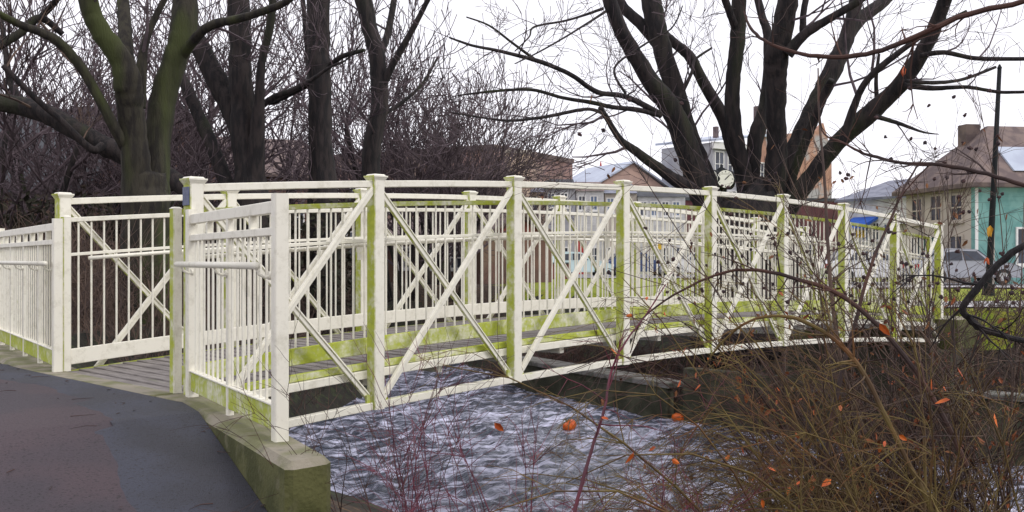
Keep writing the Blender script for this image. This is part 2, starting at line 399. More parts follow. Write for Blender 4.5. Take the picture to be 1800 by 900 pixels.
# ------------------------------------------------------------------ footbridge
NL = 8; PL = 1.8; BL = NL*PL; BW = 2.647; CAMB = .291; ZT = 1.6385; H = 2.0305; PS = .058
def g(x): 
    t = (x/PL-4)/4; return CAMB*(1-t*t)
BR = empty('footbridge', (0, BW/2, 0), 'white painted steel truss footbridge arching over the river', 'footbridge')
def arc(x0, x1, y, dz, n=4):
    return [V((x0+(x1-x0)*i/n, y, g(x0+(x1-x0)*i/n)+dz)) for i in range(n+1)]
def cap(x, y, z, s, parent, m):
    c = MB(); c.frustum(x,y,z-.030,z-.014,s+.001,s+.008); c.frustum(x,y,z-.0135,z+.006,s+.009,s+.020); c.frustum(x,y,z+.0065,z+.020,s+.022,s+.022); c.frustum(x,y,z+.0205,z+.034,s+.008,s-.004)
    return c.build('post_cap', m, parent)
for y, side in ((0, 0), (BW, 1)):
    for n in range(NL+1):
        x = n*PL; m = MB(); z0 = g(x)+ZT-H-.035 if 0 < n < NL else 0.0
        z1 = g(x)+ZT+.055
        m.beam([(x,y,z0),(x,y,z1)], PS*2, PS*2+.008, .008, up=V((0,1,0)))
        p = m.build('truss_post', P_POST, BR); cap(x, y, z1, PS, p, P_POST)
        if 0 < n < NL:     # gusset plates at the chord nodes
            q = MB(); q.box(x-.12,x+.12,y-.012-PS*.2,y+.012-PS*.2,g(x)+ZT-H-.03,g(x)+ZT-H+.10); q.build('gusset_plate', P_MOSSY, p)
        if n == 0 and side == 0:
            q = MB(); q.box(-PS-.010,-PS-.003,-.05,.05,1.50,1.645); q.build('plaque', M_PLAQUE, p)
    for n in range(NL):
        a, b_ = n*PL+PS, (n+1)*PL-PS
        m = MB(); m.beam(arc(a, b_, y, ZT), .06, .062); m.build('top_chord', P_CHORD, BR)
        m = MB(); m.beam(arc(a if n else -.02, b_, y, ZT-H), .075, .07); m.build('bottom_chord', P_CHORD, BR)
        zt0, zt1, zb0, zb1 = g(n*PL)+ZT-.045, g((n+1)*PL)+ZT-.045, g(n*PL)+ZT-H+.05, g((n+1)*PL)+ZT-H+.05
        for dy, (pa, pb) in ((-.021, ((a-.01, zb0), (b_+.01, zt1))), (.021, ((a-.01, zt0), (b_+.01, zb1)))):
            m = MB(); m.beam([(pa[0],y+dy,pa[1]),(pb[0],y+dy,pb[1])], .040, .058, .004)
            # raised flange of the angle section
            m.beam([(pa[0]+.03,y+dy-.026,pa[1]+.03*(1 if pb[1]>pa[1] else -1)+.022),(pb[0]-.03,y+dy-.026,pb[1]-.03*(1 if pb[1]>pa[1] else -1)+.022)], .010, .012, .002)
            m.build('diagonal_brace', P_BRACE, BR)
    # side beams under the deck edge
    ys_ = .115 if side == 0 else BW-.115
    for n in range(NL):
        a, b_ = n*PL, (n+1)*PL
        if n == NL-1: b_ += .05
        m = MB(); m.beam(arc(a-.04 if n == 0 else a, b_, ys_, -.038), .05, .062); m.build('deck_edge', P_MOSSY, BR)
        m = MB(); m.beam(arc(a+.02, b_, ys_+(-.02 if side == 0 else .02), -.112), .07, .075); 
        m.build('side_beam', P_BEAM, BR)
# floor beams and deck
for n in range(NL*2+1):
    x = min(max(n*PL/2, .25), BL-.25); m = MB(); m.beam([(x,.15,g(x)-.16),(x,BW-.15,g(x)-.16)], .07, .13); m.build('floor_beam', P_BEAM, BR)
m = MB(); x = -.05
while x < BL+.1:
    w = .138; z = g(x)+random.uniform(-.0015,.0015)
    m.beam([(x+w/2,.142,z-.022),(x+w/2,BW-.142,z-.022)], w, .036, .004); x += .146
m.build('deck', M_DECK, BR)
# inner railings
inner = {0: .20, 1: BW-.20}
nb = {0: 0, 1: 0}; rest = MB(); made = 0
for side, y in inner.items():
    sg = 1 if side == 0 else -1
    for n in range(NL+1):
        x = n*PL
        if n in (0, NL):
            xx = -.05 if n == 0 else BL+.05
            m = MB(); m.beam([(xx,y,0.0),(xx,y,1.48)], .075, .075, .008, up=V((0,1,0)))
            p = m.build('railing_post', P_POST, BR)
            c = MB(); c.frustum(xx,y,1.481,1.495,.040,.022); c.build('post_cap', P_CLEAN, p)
    for n in range(NL):
        a, b_ = n*PL+(0 if n else -.01), (n+1)*PL
        m = MB(); m.beam(arc(a, b_, y, 1.455), .055, .045); m.build('top_rail', P_RAIL if side else P_MOSSY, BR)
        m = MB(); m.beam(arc(a, b_, y+.0, .135), .03, .15); m.build('toe_board', P_MOSSY if side == 0 else P_BEAM, BR)
        m = MB(); m.beam(arc(a, b_, y, 1.12), .022, .03, .003); m.build('middle_rail', P_CLEAN, BR)
        m = MB(); m.tube(arc(a+(.15 if n == 0 else 0), b_, y+sg*.075, 1.075), .019, 10)
        hr = m.build('handrail', P_CLEAN, BR, True)
        xb = (a+b_)/2
        q = MB(); q.tube([(b_-.02,y+sg*.07,g(b_)+1.06),(b_-.02,y+sg*.05,g(b_)+1.02),(b_-.02,y+sg*.01,g(b_)+1.01)], .010, 6)
        q.box(b_-.05,b_+.01,y+sg*.012-.006,y+sg*.012+.006,g(b_)+.94,g(b_)+1.06); q.build('bracket', P_RAIL, hr)
    x = .07; k = 0
    while x < BL-.03:
        z = g(x)
        tgt = None
        big = (side == 0 and k < 58) or (side == 1 and k < 42)
        m = MB() if big else rest
        m.beam([(x,y,z+.212),(x,y,z+1.432)], .0165, .0165, .003, up=V((0,1,0)))
        if big: m.build('baluster', P_CLEAN, BR)
        x += .125; k += 1
o = rest.build('baluster', P_CLEAN, BR); o['kind'] = 'stuff'

# ------------------------------------------------------------------ wing fences
def wing(A0, B0, nm_label, sgn, nmid, inward, mirror=False):
    a, b_ = V((*A0, 0)), V((*B0, 0)); t = (b_-a).normalized(); ln = (b_-a).length; nrm = V((-t.y, t.x, 0))*inward
    R = empty('railing_fence', a, nm_label, 'fence', 'splayed railing fences at the near bridge end')
    def P(s, z, o=0): p = a+t*s+nrm*o; p.z = z; return p
    for i, s in enumerate([0]+[ln*k/(nmid+1) for k in range(1, nmid+1)]+[ln]):
        end = i in (0, nmid+1)
        m = MB(); w = .085 if end else .05
        if end: m.beam([P(s,-.0),P(s,1.462)], w, w, .008, up=nrm)
        else: m.beam([P(s,.005),P(s,1.35)], w, .045, .006, up=nrm)
        p = m.build('fence_post', P_CLEAN, R)
        if not end:
            c = MB(); c.tube([P(s,.0,0),P(s,.05,0)], .016, 6); c.build('foot', P_CLEAN, p)
    for z, h, nm in ((1.385,.075,'top_rail'),(1.24,.05,'middle_rail')):
        m = MB(); m.beam([P(.043,z),P(ln-.043,z)], .05, h); m.build(nm, P_CLEAN, R)
    m = MB(); m.beam([P(.043,.125),P(ln-.043,.125)], .035, .15); m.build('toe_board', P_MOSSY, R)
    m = MB(); m.beam([P(.043,.205),P(ln-.043,.205)], .06, .012, .003); m.build('bottom_rail', P_CLEAN, R)
    m = MB(); m.tube([P(-.02,1.035,.11),P(ln*.5,1.035,.11),P(ln-.1,1.035,.11)], .023, 12); hr = m.build('handrail', P_CLEAN, R, True)
    for s in [.12]+[ln*k/(nmid+1) for k in range(1, nmid+1)]+[ln-.12]:
        q = MB(); q.tube([P(s,1.02,.105),P(s,.985,.09),P(s,.965,.05),P(s,.975,.02)], .010, 6)
        q.tube([P(s,.975,.035),P(s,.975,.02)], .026, 10); q.build('bracket', P_CLEAN, hr)
    k = int(ln/.128)
    for i in range(1, k):
        s = ln*i/k
        if min(abs(s-ln*j/(nmid+1)) for j in range(nmid+2)) < .04: continue
        m = MB(); m.beam([P(s,.212),P(s,1.215)], .016, .016, .003, up=nrm); m.build('baluster', P_CLEAN, R)
    for i in range(1, (nmid+1)*2, 2):
        s = ln*i/((nmid+1)*2); m = MB(); m.beam([P(s,1.265),P(s,1.347)], .03, .05, .003, up=nrm); m.build('spacer', P_CLEAN, R)
    return R
wing((-.068,-.105), (-.63,-2.27), 'short splayed white railing fence on the concrete wall nearest the camera', 1, 1, -1)
wing((-.14,2.42), (.54,6.05), 'long white railing fence running off the left edge beside the asphalt path', 1, 3, 1)
# ------------------------------------------------------------------ floating pumpkins
M_PUMP = mat('pumpkin_skin', (.72, .13, .005), (.60, .09, .004), 6, .35)
M_STALK = mat('pumpkin_stalk', (.16, .12, .05), (.09, .07, .03), 20, .9)
def pumpkin(px, py, tilt, lab, w=.155):
    d = (CZ-WZ-.03)*F/(py-HY); p = at(px, py, d); p.z = WZ+.05
    m = MB(); rings = []
    for i in range(1, 14):
        a = math.pi*i/14; rings.append([V((math.sin(a)*math.cos(q)*w*(1-.07*abs(math.cos(q*5))), math.sin(a)*math.sin(q)*w*(1-.07*abs(math.cos(q*5))), -math.cos(a)*w*.74-(.02 if i > 11 else 0)*(i-11))) for q in (2*math.pi*j/40 for j in range(40))])
    m.quadring(rings)
    o = m.build('pumpkin', M_PUMP, None, True); o.location = p; o.rotation_euler = (tilt, .35, px*.01)
    tag(o, lab, 'pumpkin', 'pumpkins floating on the river')
    s = MB(); s.tube([(0,0,w*.66),(.005,0,w*.8),(.02,.01,w*.98)], [.022,.014,.017], 7)
    me = s.build('stalk', M_STALK); me.parent = o
pumpkin(1001, 750, .5, 'orange pumpkin floating in midstream, the one nearer the camera')
pumpkin(1193, 737, -.3, 'orange pumpkin floating at the foot of the far river wall')

# ------------------------------------------------------------------ buildings
M_ORBR = mat('brick_orange', (.44, .25, .18), (.34, .19, .14), 1.6, .9, .3, 20, third=(.36, .35, .36), tscale=.5, tlo=.5, thi=.62)
M_BRBR = mat('brick_brown', (.16, .085, .065), (.11, .06, .05), .8, .9, .3, 20, third=(.17, .11, .08), tscale=.4)
M_REDB = mat('brick_red', (.20, .055, .045), (.14, .04, .035), 1.2, .9, .3, 20)
M_MAR = mat('wall_maroon', (.13, .045, .055), (.09, .035, .04), 1., .9)
M_TEAL = mat('siding_teal', (.24, .47, .44), (.17, .38, .36), 2.2, .7, bands=1.6)
M_TEALD = mat('door_teal_dark', (.02, .11, .10), (.015, .08, .08), 2, .6)
M_BEIGE = mat('wall_beige', (.50, .44, .37), (.42, .37, .32), .7, .85)
M_TAN = mat('wall_tan', (.50, .38, .29), (.42, .32, .25), .5, .85)
M_WHT = mat('wall_white', (.74, .73, .73), (.60, .59, .60), 1.8, .8, bands=1.6)
M_GREY = mat('wall_grey', (.38, .38, .40), (.30, .30, .33), .8, .8)
M_PEACH = mat('shingle_peach', (.50, .34, .28), (.42, .29, .25), 1.5, .9, .3, 8)
M_SLATE = mat('slate_roof', (.24, .25, .31), (.16, .17, .22), 1.8, .7, bands=2.)
M_SLATL = mat('metal_roof_pale', (.45, .50, .60), (.38, .42, .52), .8, .5)
M_DSLATE = mat('slate_dark', (.06, .065, .075), (.04, .042, .05), 1., .8, .4, 9)
M_RBRN = mat('shingle_brown', (.22, .165, .15), (.14, .105, .105), 1.8, .9, bands=2.)
M_TRIM = mat('trim_white', (.75, .74, .72))
M_GLASS = mat('window_glass', (.03, .035, .05), (.07, .08, .11), .8, .12)
M_GLASSB = mat('window_glass_blue', (.12, .17, .28), (.2, .26, .36), .8, .12)
M_BLUE = mat('awning_blue', (.02, .10, .50), (.03, .13, .55), 2, .7)
M_YEL = mat('sign_yellow', (.75, .50, .03), (.7, .45, .03), 2, .6)
M_REDD = mat('door_red', (.45, .035, .03), (.38, .03, .03), 2, .6)

class Bld:
    """box building: its front wall runs along local +x from the anchor pixel column; y goes back"""
    def __init__(s, name, px0, d0, px1, d1, label, cat='building', z0=-.1):
        a, b_ = atz(px0, d0, z0), atz(px1, d1, z0); s.a = a; s.t = (b_-a).normalized(); s.w = (b_-a).length
        s.n = V((-s.t.y, s.t.x, 0)); 
        if s.n.dot(FW) < 0: s.n = -s.n
        s.R = empty(name, a, label, cat)
    def P(s, x, y, z): return s.a+s.t*x+s.n*y+V((0,0,z))
    def box(s, name, x0, x1, y0, y1, z0, z1, m, parent=None):
        q = MB(); q.quadring([[s.P(x0,y0,z),s.P(x1,y0,z),s.P(x1,y1,z),s.P(x0,y1,z)] for z in (z0, z1)]); return q.build(name, m, parent or s.R)
    def poly(s, name, pts, faces, m, parent=None):
        q = MB(); q.v = [tuple(s.P(*p)) for p in pts]; q.f = faces; return q.build(name, m, parent or s.R)
    def gable(s, dep, z0, z1, m, over=.4, along=True):
        w = s.w; o = over; t = .15
        if along: prof = [(-o, z0-.1), (dep/2, z1), (dep+o, z0-.1)]; ends = (-o, w+o); f = lambda e, p: (e, p[0], p[1])
        else: prof = [(-o, z0-.1), (w/2, z1), (w+o, z0-.1)]; ends = (-o, dep+o); f = lambda e, p: (p[0], e, p[1])
        pts = [f(e, p) for e in ends for p in prof]+[f(e, (p[0], p[1]-t)) for e in ends for p in prof]
        r = s.poly('roof', pts, [(0,3,4,1),(1,4,5,2),(6,7,10,9),(7,8,11,10),(0,1,7,6),(1,2,8,7),(3,9,10,4),(4,10,11,5),(0,6,9,3),(2,5,11,8)], m)
        if along: gp = [(e, p, z) for e in (.0, w) for p, z in ((.0, z0-.2), (dep/2, z1-.2), (dep, z0-.2))]
        else: gp = [(p, e, z) for e in (.0, dep) for p, z in ((.0, z0-.2), (w/2, z1-.2), (w, z0-.2))]
        return r, gp
    def window(s, x, z, w, h, m=None, y=0., side=False, fr=None, name='window'):
        """frame with a recessed dark pane and a mullion; side=True puts it on the left flank"""
        def Q(u, v, zz): return s.P(-v, u, zz) if side else s.P(u, -v+y, zz)
        q = MB(); e = .09
        for (a0, a1, b0, b1) in ((x-e, x, z-e, z+h+e), (x+w, x+w+e, z-e, z+h+e), (x+.002, x+w-.002, z-e, z), (x+.002, x+w-.002, z+h, z+h+e), (x+w*.5-.03, x+w*.5+.03, z+.002, z+h-.002), (x+.01, x+w*.5-.035, z+h*.5-.03, z+h*.5+.03), (x+w*.5+.035, x+w-.01, z+h*.5-.03, z+h*.5+.03), (x-.15, x+w+.15, z-e-.08, z-e-.002)):
            q.quadring([[Q(a0,-.02,c), Q(a1,-.02,c), Q(a1,.07 if a0 > x-.14 else .13,c), Q(a0,.07 if a0 > x-.14 else .13,c)] for c in (b0, b1)])
        f_ = q.build(name, fr or M_TRIM, s.R)
        q = MB(); q.quadring([[Q(x,-.02,c), Q(x+w,-.02,c), Q(x+w,.02,c), Q(x,.02,c)] for c in (z, z+h)]); q.build('pane', m or M_GLASS, f_)
def zat(py, d): return CZ+(HY-py)*d/F+.1           # height above the building's base (-.1)

# teal corner house
B = Bld('corner_house', 1713, 44, 2010, 45, 'turquoise sided corner house with grey hipped roof at the right edge', 'house')
h = zat(322, 44); rz = zat(226, 48); W_ = B.w; D_ = 5.8
B.box('wall', 0, W_, 0, .25, 0, h, M_TEAL)
B.box('side_wall', 0, .24, .26, D_, 0, h, M_BEIGE)
B.box('wall', W_-.25, W_, .26, D_, 0, h, M_TEAL); B.box('rear_wall', .25, W_-.26, D_-.25, D_, 0, h, M_TEAL)
o_ = .5
r_ = B.poly('roof', [(-o_,-o_,h),(W_+o_,-o_,h),(W_+o_,D_+o_,h),(-o_,D_+o_,h),(2.4,2.8,rz),(W_-3,2.8,rz),(W_-3,D_-2.8,rz),(2.4,D_-2.8,rz),(-o_,-o_,h-.18),(W_+o_,-o_,h-.18),(W_+o_,D_+o_,h-.18),(-o_,D_+o_,h-.18)],
   [(0,1,5,4),(1,2,6,5),(2,3,7,6),(3,0,4,7),(4,5,6,7),(0,8,9,1),(1,9,10,2),(2,10,11,3),(3,11,8,0),(8,11,10,9)], M_RBRN)
q = MB(); u0, u1, z0_, z1_ = 1.9, 3.5, h+.55, h+1.75
fy = lambda z: -o_+(z-h)/(rz-h)*(2.8+o_)
q.quadring([[B.P(u0,fy(z)-.10,z+.02),B.P(u1,fy(z)-.10,z+.02),B.P(u1,fy(z)+.2,z),B.P(u0,fy(z)+.2,z)] for z in (z0_, z1_)]); q.build('skylight', M_SLATL, r_)
c_ = B.box('chimney', 1.5, 2.2, 3.1, 3.8, rz-1.2, rz+.12, M_RBRN, r_)
for x in (.02, W_-.14): B.box('corner_board', x, x+.14, -.03, -.002, 0, h-.2, M_TRIM)
B.box('corner_board', .75, .92, -.03, -.002, 0, h-.2, M_BEIGE)
B.window(2.0, 1.0, .9, 1.5); B.window(4.3, 1.0, .9, 1.5); B.window(4.3, 2.9, .9, 1.0)
for k in range(3): B.window(.9+k*1.7, 3.0 if k % 2 else 2.95, .85, 1.1, side=True, fr=M_BEIGE)
for k in range(3): B.window(.9+k*1.7, .5, .9, 1.7, M_TEALD if k == 1 else None, side=True, fr=M_BEIGE)
B.box('door', -.06, -.01, 3.4, 4.5, .05, 2.2, M_TEALD)

# long white terrace with blue awning
B = Bld('shop_terrace', 1488, 62, 1640, 56, 'long white shop terrace with grey roof and a blue awning, left of the turquoise house')
h = zat(345, 60); B.box('wall', 0, B.w, 0, 8, 0, h, M_WHT)
r_, gp = B.gable(8, h, zat(314, 60)+.2, M_SLATE, .5); B.poly('gable_wall', gp, [(0,1,2),(3,5,4),(0,3,4,1),(1,4,5,2),(0,2,5,3)], M_WHT)
for k in range(6): B.window(.5+k*.87, 2.35, .42, .95, M_GLASSB if k % 2 else None)
for k in range(4): B.window(.5+k*1.3, .35, .7, 1.15)
aw = MB(); aw.quadring([[B.P(x,-.02,zat(388,60)+.25),B.P(x,-1.1,zat(400,60)+.15),B.P(x,-1.1,zat(400,60)-.05),B.P(x,-.02,zat(388,60)+.1)] for x in (.6, 2.6)]); aw.build('awning', M_BLUE, B.R)
aw = MB(); aw.quadring([[B.P(x,-.02,zat(400,60)-.15),B.P(x,-.10,zat(400,60)-.15),B.P(x,-.10,zat(417,60)),B.P(x,-.02,zat(417,60))] for x in (.9, 1.6)]); aw.build('shop_sign', M_YEL, B.R)

# beige low shop between
B = Bld('beige_shop', 1560, 53, 1690, 50, 'low beige shopfront with tall dark windows in front of the turquoise house', 'building')
h = zat(392, 51); B.box('wall', 0, B.w, 0, 5, 0, h, M_BEIGE); B.box('cornice', -.15, B.w+.15, -.2, 5.2, h+.003, h+.22, M_TRIM)
for k in range(5): B.window(.25+k*.72, .4, .36, 1.3)

# orange brick tower house
B = Bld('brick_house', 1327, 88, 1462, 94, 'tall orange brick house with pale metal roof behind the many stemmed tree')
h = zat(252, 88); D_ = 7.; tt = zat(232, 92)
B.box('wall', 0, B.w, 0, D_, 0, h, M_ORBR)
B.poly('gable_wall', [(.2,0,h-.01),(B.w,0,h-.01),(B.w-.3,0,h+.5),(B.w-1.2,0,tt+1.0),(B.w-2.2,0,tt+.2),(.2,0,h+.6),(.2,.4,h-.01),(B.w,.4,h-.01),(B.w-.3,.4,h+.5),(B.w-1.2,.4,tt+1.0),(B.w-2.2,.4,tt+.2),(.2,.4,h+.6)],
   [(0,1,2,3,4,5),(11,10,9,8,7,6),(0,6,7,1),(1,7,8,2),(2,8,9,3),(3,9,10,4),(4,10,11,5),(5,11,6,0)], M_ORBR)
r_ = B.poly('roof', [(-5.2,-.3,h+.02),(1.6,-.3,h+.9),(1.6,D_,h+1.4),(-5.2,D_,h+.3),(-5.2,-.3,h-.15),(1.6,-.3,h+.7),(1.6,D_,h+1.2),(-5.2,D_,h+.1)], [(0,1,2,3),(7,6,5,4),(0,4,5,1),(1,5,6,2),(2,6,7,3),(3,7,4,0)], M_SLATL)
B.box('chimney', 2.4, 3.2, 1.5, 2.3, h+.6, tt+2.2, M_RBRN, r_); B.box('chimney', -3.2, -2.9, 1.5, 1.9, h+.3, h+1.4, M_RBRN, r_)
B.box('bay_wall', -4.9, -.01, .3, D_-.5, 0, h-.2, M_GREY)
B.box('cornice', -5.1, -.02, -.05, .29, h-.75, h-.18, M_TRIM)
for k in range(3): B.window(-4.6+k*1.55, h-3.0, .95, 2.0, y=.3)
for k in range(3): B.window(-4.6+k*1.55, h-6.2, .95, 1.9, y=.3)
for k in range(3):
    for j in range(3): B.window(.7+k*1.9, h-3.2-j*3.0, .75, 1.5, M_GLASSB if (k+j) % 2 else None)

# maroon low building
B = Bld('maroon_shop', 1135, 78, 1498, 80, 'low maroon walled shop under the big tree, seen above the bridge rail')
h = zat(352, 78); B.box('wall', 0, B.w, 0, 5, 0, h, M_MAR); B.box('parapet', -.1, B.w+.1, -.12, 5.1, h+.003, h+.25, M_DSLATE)
for k in range(8): B.window(.8+k*1.7, 1.0, .8, 1.9, M_GLASSB if k % 3 == 0 else None)

# peach roofed gable house
B = Bld('gabled_house', 1032, 86, 1185, 90, 'white house with a peach shingled gable, pale roof and chimney, left of the clock', 'house')
h = zat(334, 87); B.box('wall', 0, B.w, 0, 7, 0, h, M_WHT)
r_, gp = B.gable(7, h, zat(293, 90)+.3, M_SLATL, .4, along=False)
B.poly('gable_wall', [(p[0], p[1]-.03 if p[1] < 1 else p[1], p[2]) for p in gp], [(0,1,2),(3,5,4),(0,3,4,1),(1,4,5,2),(0,2,5,3)], M_PEACH)
B.box('chimney', B.w*.47, B.w*.47+.5, 3., 3.5, zat(310, 88), zat(286, 88), M_DSLATE, r_)
for k in range(4): B.window(.6+k*1.6, h-1.9, .65, 1.3, M_GLASSB if k % 2 else None)
for k in range(4): B.window(.6+k*1.6, .8, .7, 1.4)

# row houses behind the railing
spec = [(905,958,'wall_tan','tan rendered row house, leftmost of the terrace behind the railing',M_TAN,338,None),
        (959,1012,'w','pale grey row house with dark upper windows behind the railing',M_GREY,331,None),
        (1013,1062,'w','white row house with a bright red door',M_WHT,336,M_REDD),
        (1063,1120,'w','beige row house with blue tinted windows right of the red door',M_BEIGE,340,None),
        (1121,1205,'w','wide white shopfront with a small yellow sign behind the railing',M_WHT,346,M_YEL)]
for k, (a, b_, _, lab, mm, top, door) in enumerate(spec):
    B = Bld('row_house', a, 74, b_, 74, lab, 'house'); B.R['group'] = 'row houses along the street'
    h = zat(top, 74); B.box('wall', 0, B.w-.02, 0, 6, 0, h, mm)
    r_ = B.poly('roof', [(-.05,-.3,h),(B.w,-.3,h),(B.w,3,h+.9),(-.05,3,h+.9),(-.05,6.2,h),(B.w,6.2,h)], [(0,1,2,3),(3,2,5,4),(0,3,4),(1,5,2),(0,4,5,1)], (M_SLATE, M_DSLATE, M_RBRN)[k % 3])
    nn = max(2, int(B.w/.85))
    for j in range(nn): B.window(.2+j*(B.w-.3)/nn, h-1.35, .42, .95, M_GLASSB if (j+k) % 2 else None)
    for j in range(nn):
        if door and j == 0: continue
        B.window(.2+j*(B.w-.3)/nn, .9, .45, 1.1)
    if door is M_REDD:
        B.box('door', .1, .75, -.08, -.01, .05, 2.6, door)
    if door is M_YEL: B.box('shop_sign', .9, 1.9, -.1, -.01, 1.9, 2.35, door)

# brown building and low walls to the left
M_MILL = mat('brick_pinkish', (.30, .19, .165), (.22, .14, .125), .8, .9, .3, 20, third=(.36, .27, .22), tscale=.4)
B = Bld('brown_mill', 560, 78, 868, 70, 'long brown brick mill building behind the thicket of bare trees')
h = zat(268, 72); B.box('wall', 0, B.w, 0, 12, 0, h, M_MILL); B.box('parapet', -.1, B.w+.1, -.15, 12.1, h+.003, h+.35, M_RBRN)
for k in range(7):
    for j in range(2): B.window(1.+k*1.9, 1.4+j*3.3, 1., 1.8)
B = Bld('tan_block', 870, 71, 932, 72, 'plain tan rendered block standing at the right end of the brown mill')
h = zat(268, 71); B.box('wall', 0, B.w, 0, 9, 0, h, M_TAN); B.box('parapet', -.06, B.w+.1, -.1, 9.1, h+.003, h+.25, M_BEIGE)
for k in range(2): B.window(.4+k*1.1, 3.4, .5, 1.2)
for k in range(2): B.window(.4+k*1.1, 1.0, .5, 1.2)
B = Bld('brick_outbuilding', 640, 50, 850, 45, 'low red brick outbuilding at the edge of the lawn, seen through the railing balusters')
h = zat(408, 46); B.box('wall', 0, B.w, 0, 5, 0, h, M_BRBR)
r_, gp = B.gable(5, h, h+.9, M_RBRN, .3); B.poly('gable_wall', gp, [(0,1,2),(3,5,4),(0,3,4,1),(1,4,5,2),(0,2,5,3)], M_REDB)
for k in range(4): B.window(.8+k*1.7, .8, .7, .9)
B = Bld('brick_wall', 860, 55, 1000, 56, 'low dark red brick garden wall at the back of the lawn', 'wall')
B.box('wall_face', 0, B.w, 0, .3, 0, zat(464, 55), M_REDB); B.box('coping', -.03, B.w+.03, -.04, .34, zat(464, 55)+.003, zat(464, 55)+.08, M_DSLATE)
B = Bld('dark_barn', -260, 50, 150, 42, 'dark slate roofed barn behind the trees at the left edge', 'building')
h = zat(330, 44); B.box('wall', 0, B.w, 0, 9, 0, h, M_BRBR)
r_, gp = B.gable(9, h, zat(195, 50), M_DSLATE, .5); B.poly('gable_wall', gp, [(0,1,2),(3,5,4),(0,3,4,1),(1,4,5,2),(0,2,5,3)], M_BRBR)
for k in range(4): B.window(1.5+k*2.3, 1.0, .9, 1.3)
B = Bld('brick_cottage', 160, 52, 545, 56, 'brown brick cottage with a dark roof hidden behind the mossy forked tree', 'house')
h = zat(300, 54); B.box('wall', 0, B.w, 0, 9, 0, h, M_BRBR)
r_, gp = B.gable(9, h, zat(238, 58), M_RBRN, .4); B.poly('gable_wall', gp, [(0,1,2),(3,5,4),(0,3,4,1),(1,4,5,2),(0,2,5,3)], M_BRBR)
for k in range(5): B.window(1.2+k*2.2, 2.9, .8, 1.2)

# church spire far off
sp_ = atz(1056, 150); R = empty('church_spire', sp_, 'tiny red topped cupola on the skyline left of the peach roof', 'spire')
q = MB(); q.frustum(sp_.x, sp_.y, 0, 12.6, .9, .9); q.build('tower', M_WHT, R)
q = MB(); q.lathe(sp_.x, sp_.y, [(1.1,12.61),(1.1,12.9),(.75,13.6),(.3,14.2),(.05,15.6)], 10); q.build('cupola', M_REDD, R)

# ------------------------------------------------------------------ street, pavement
M_ROAD = mat('road_grey', (.28, .28, .30), (.22, .22, .24), .6, .8)
M_PAVE = mat('pavement_pale', (.50, .48, .49), (.42, .41, .42), .8, .85)
def strip(name, pxa, pxb, da, db, z, m, n=24):
    vs = []; fs = []
    for i in range(n+1):
        px = pxa+(pxb-pxa)*i/n
        for d in (da(px) if callable(da) else da, db(px) if callable(db) else db):
            p = atz(px, d, 0); p.z = ter(p.x, p.y)+z; vs.append(tuple(p))
    for i in range(n): fs.append((2*i, 2*i+2, 2*i+3, 2*i+1))
    me = bpy.data.meshes.new(name); me.from_pydata(vs, [], fs); me.materials.append(m)
    o = bpy.data.objects.new(name, me); COL.objects.link(o); return tag(o, kind='structure')
strip('road', 860, 1475, 60, 72, .03, M_ROAD); strip('pavement', 860, 1475, 57.5, 59.8, .06, M_PAVE); strip('side_road', 1480, 2300, 40, 48, .03, M_ROAD); strip('side_pavement', 1480, 2300, 37.5, 39.8, .06, M_PAVE)
strip('footpath', 1600, 2300, 22.5, 26, .035, M_PAVE)

# ------------------------------------------------------------------ parked cars
M_TYRE = mat('tyre', (.02, .02, .02)); M_RIM = mat('rim', (.5, .5, .5), rough=.3, metal=.6)
M_LAMP = mat('headlamp_glass', (.75, .75, .72), rough=.15); M_TAIL = mat('tail_lamp', (.4, .02, .02), rough=.2)
def carmesh():
    """side profile lofted over the width with tumblehome"""
    prof = [(-2.15,.35),(-2.2,.62),(-2.1,.86),(-1.75,.95),(-1.25,1.38),(-.6,1.47),(.3,1.44),(.85,1.0),(1.75,.88),(2.1,.72),(2.18,.4),(2.1,.28),(-2.1,.28)]
    m = MB(); rings = []
    for y, sx, dz in ((-.84,.985,-.0),(-.86,1,.0),(-.62,1,.02),(0,1.0,.035),(.62,1,.02),(.86,1,.0),(.84,.985,-.0)):
        ring = []
        for x, z in prof:
            yy = y*(.80 if z > 1.2 else .97 if z > .9 else 1.); ring.append((x*sx, yy, z+(dz if z > .6 else 0)))
        rings.append(ring)
    m.quadring(rings); return m
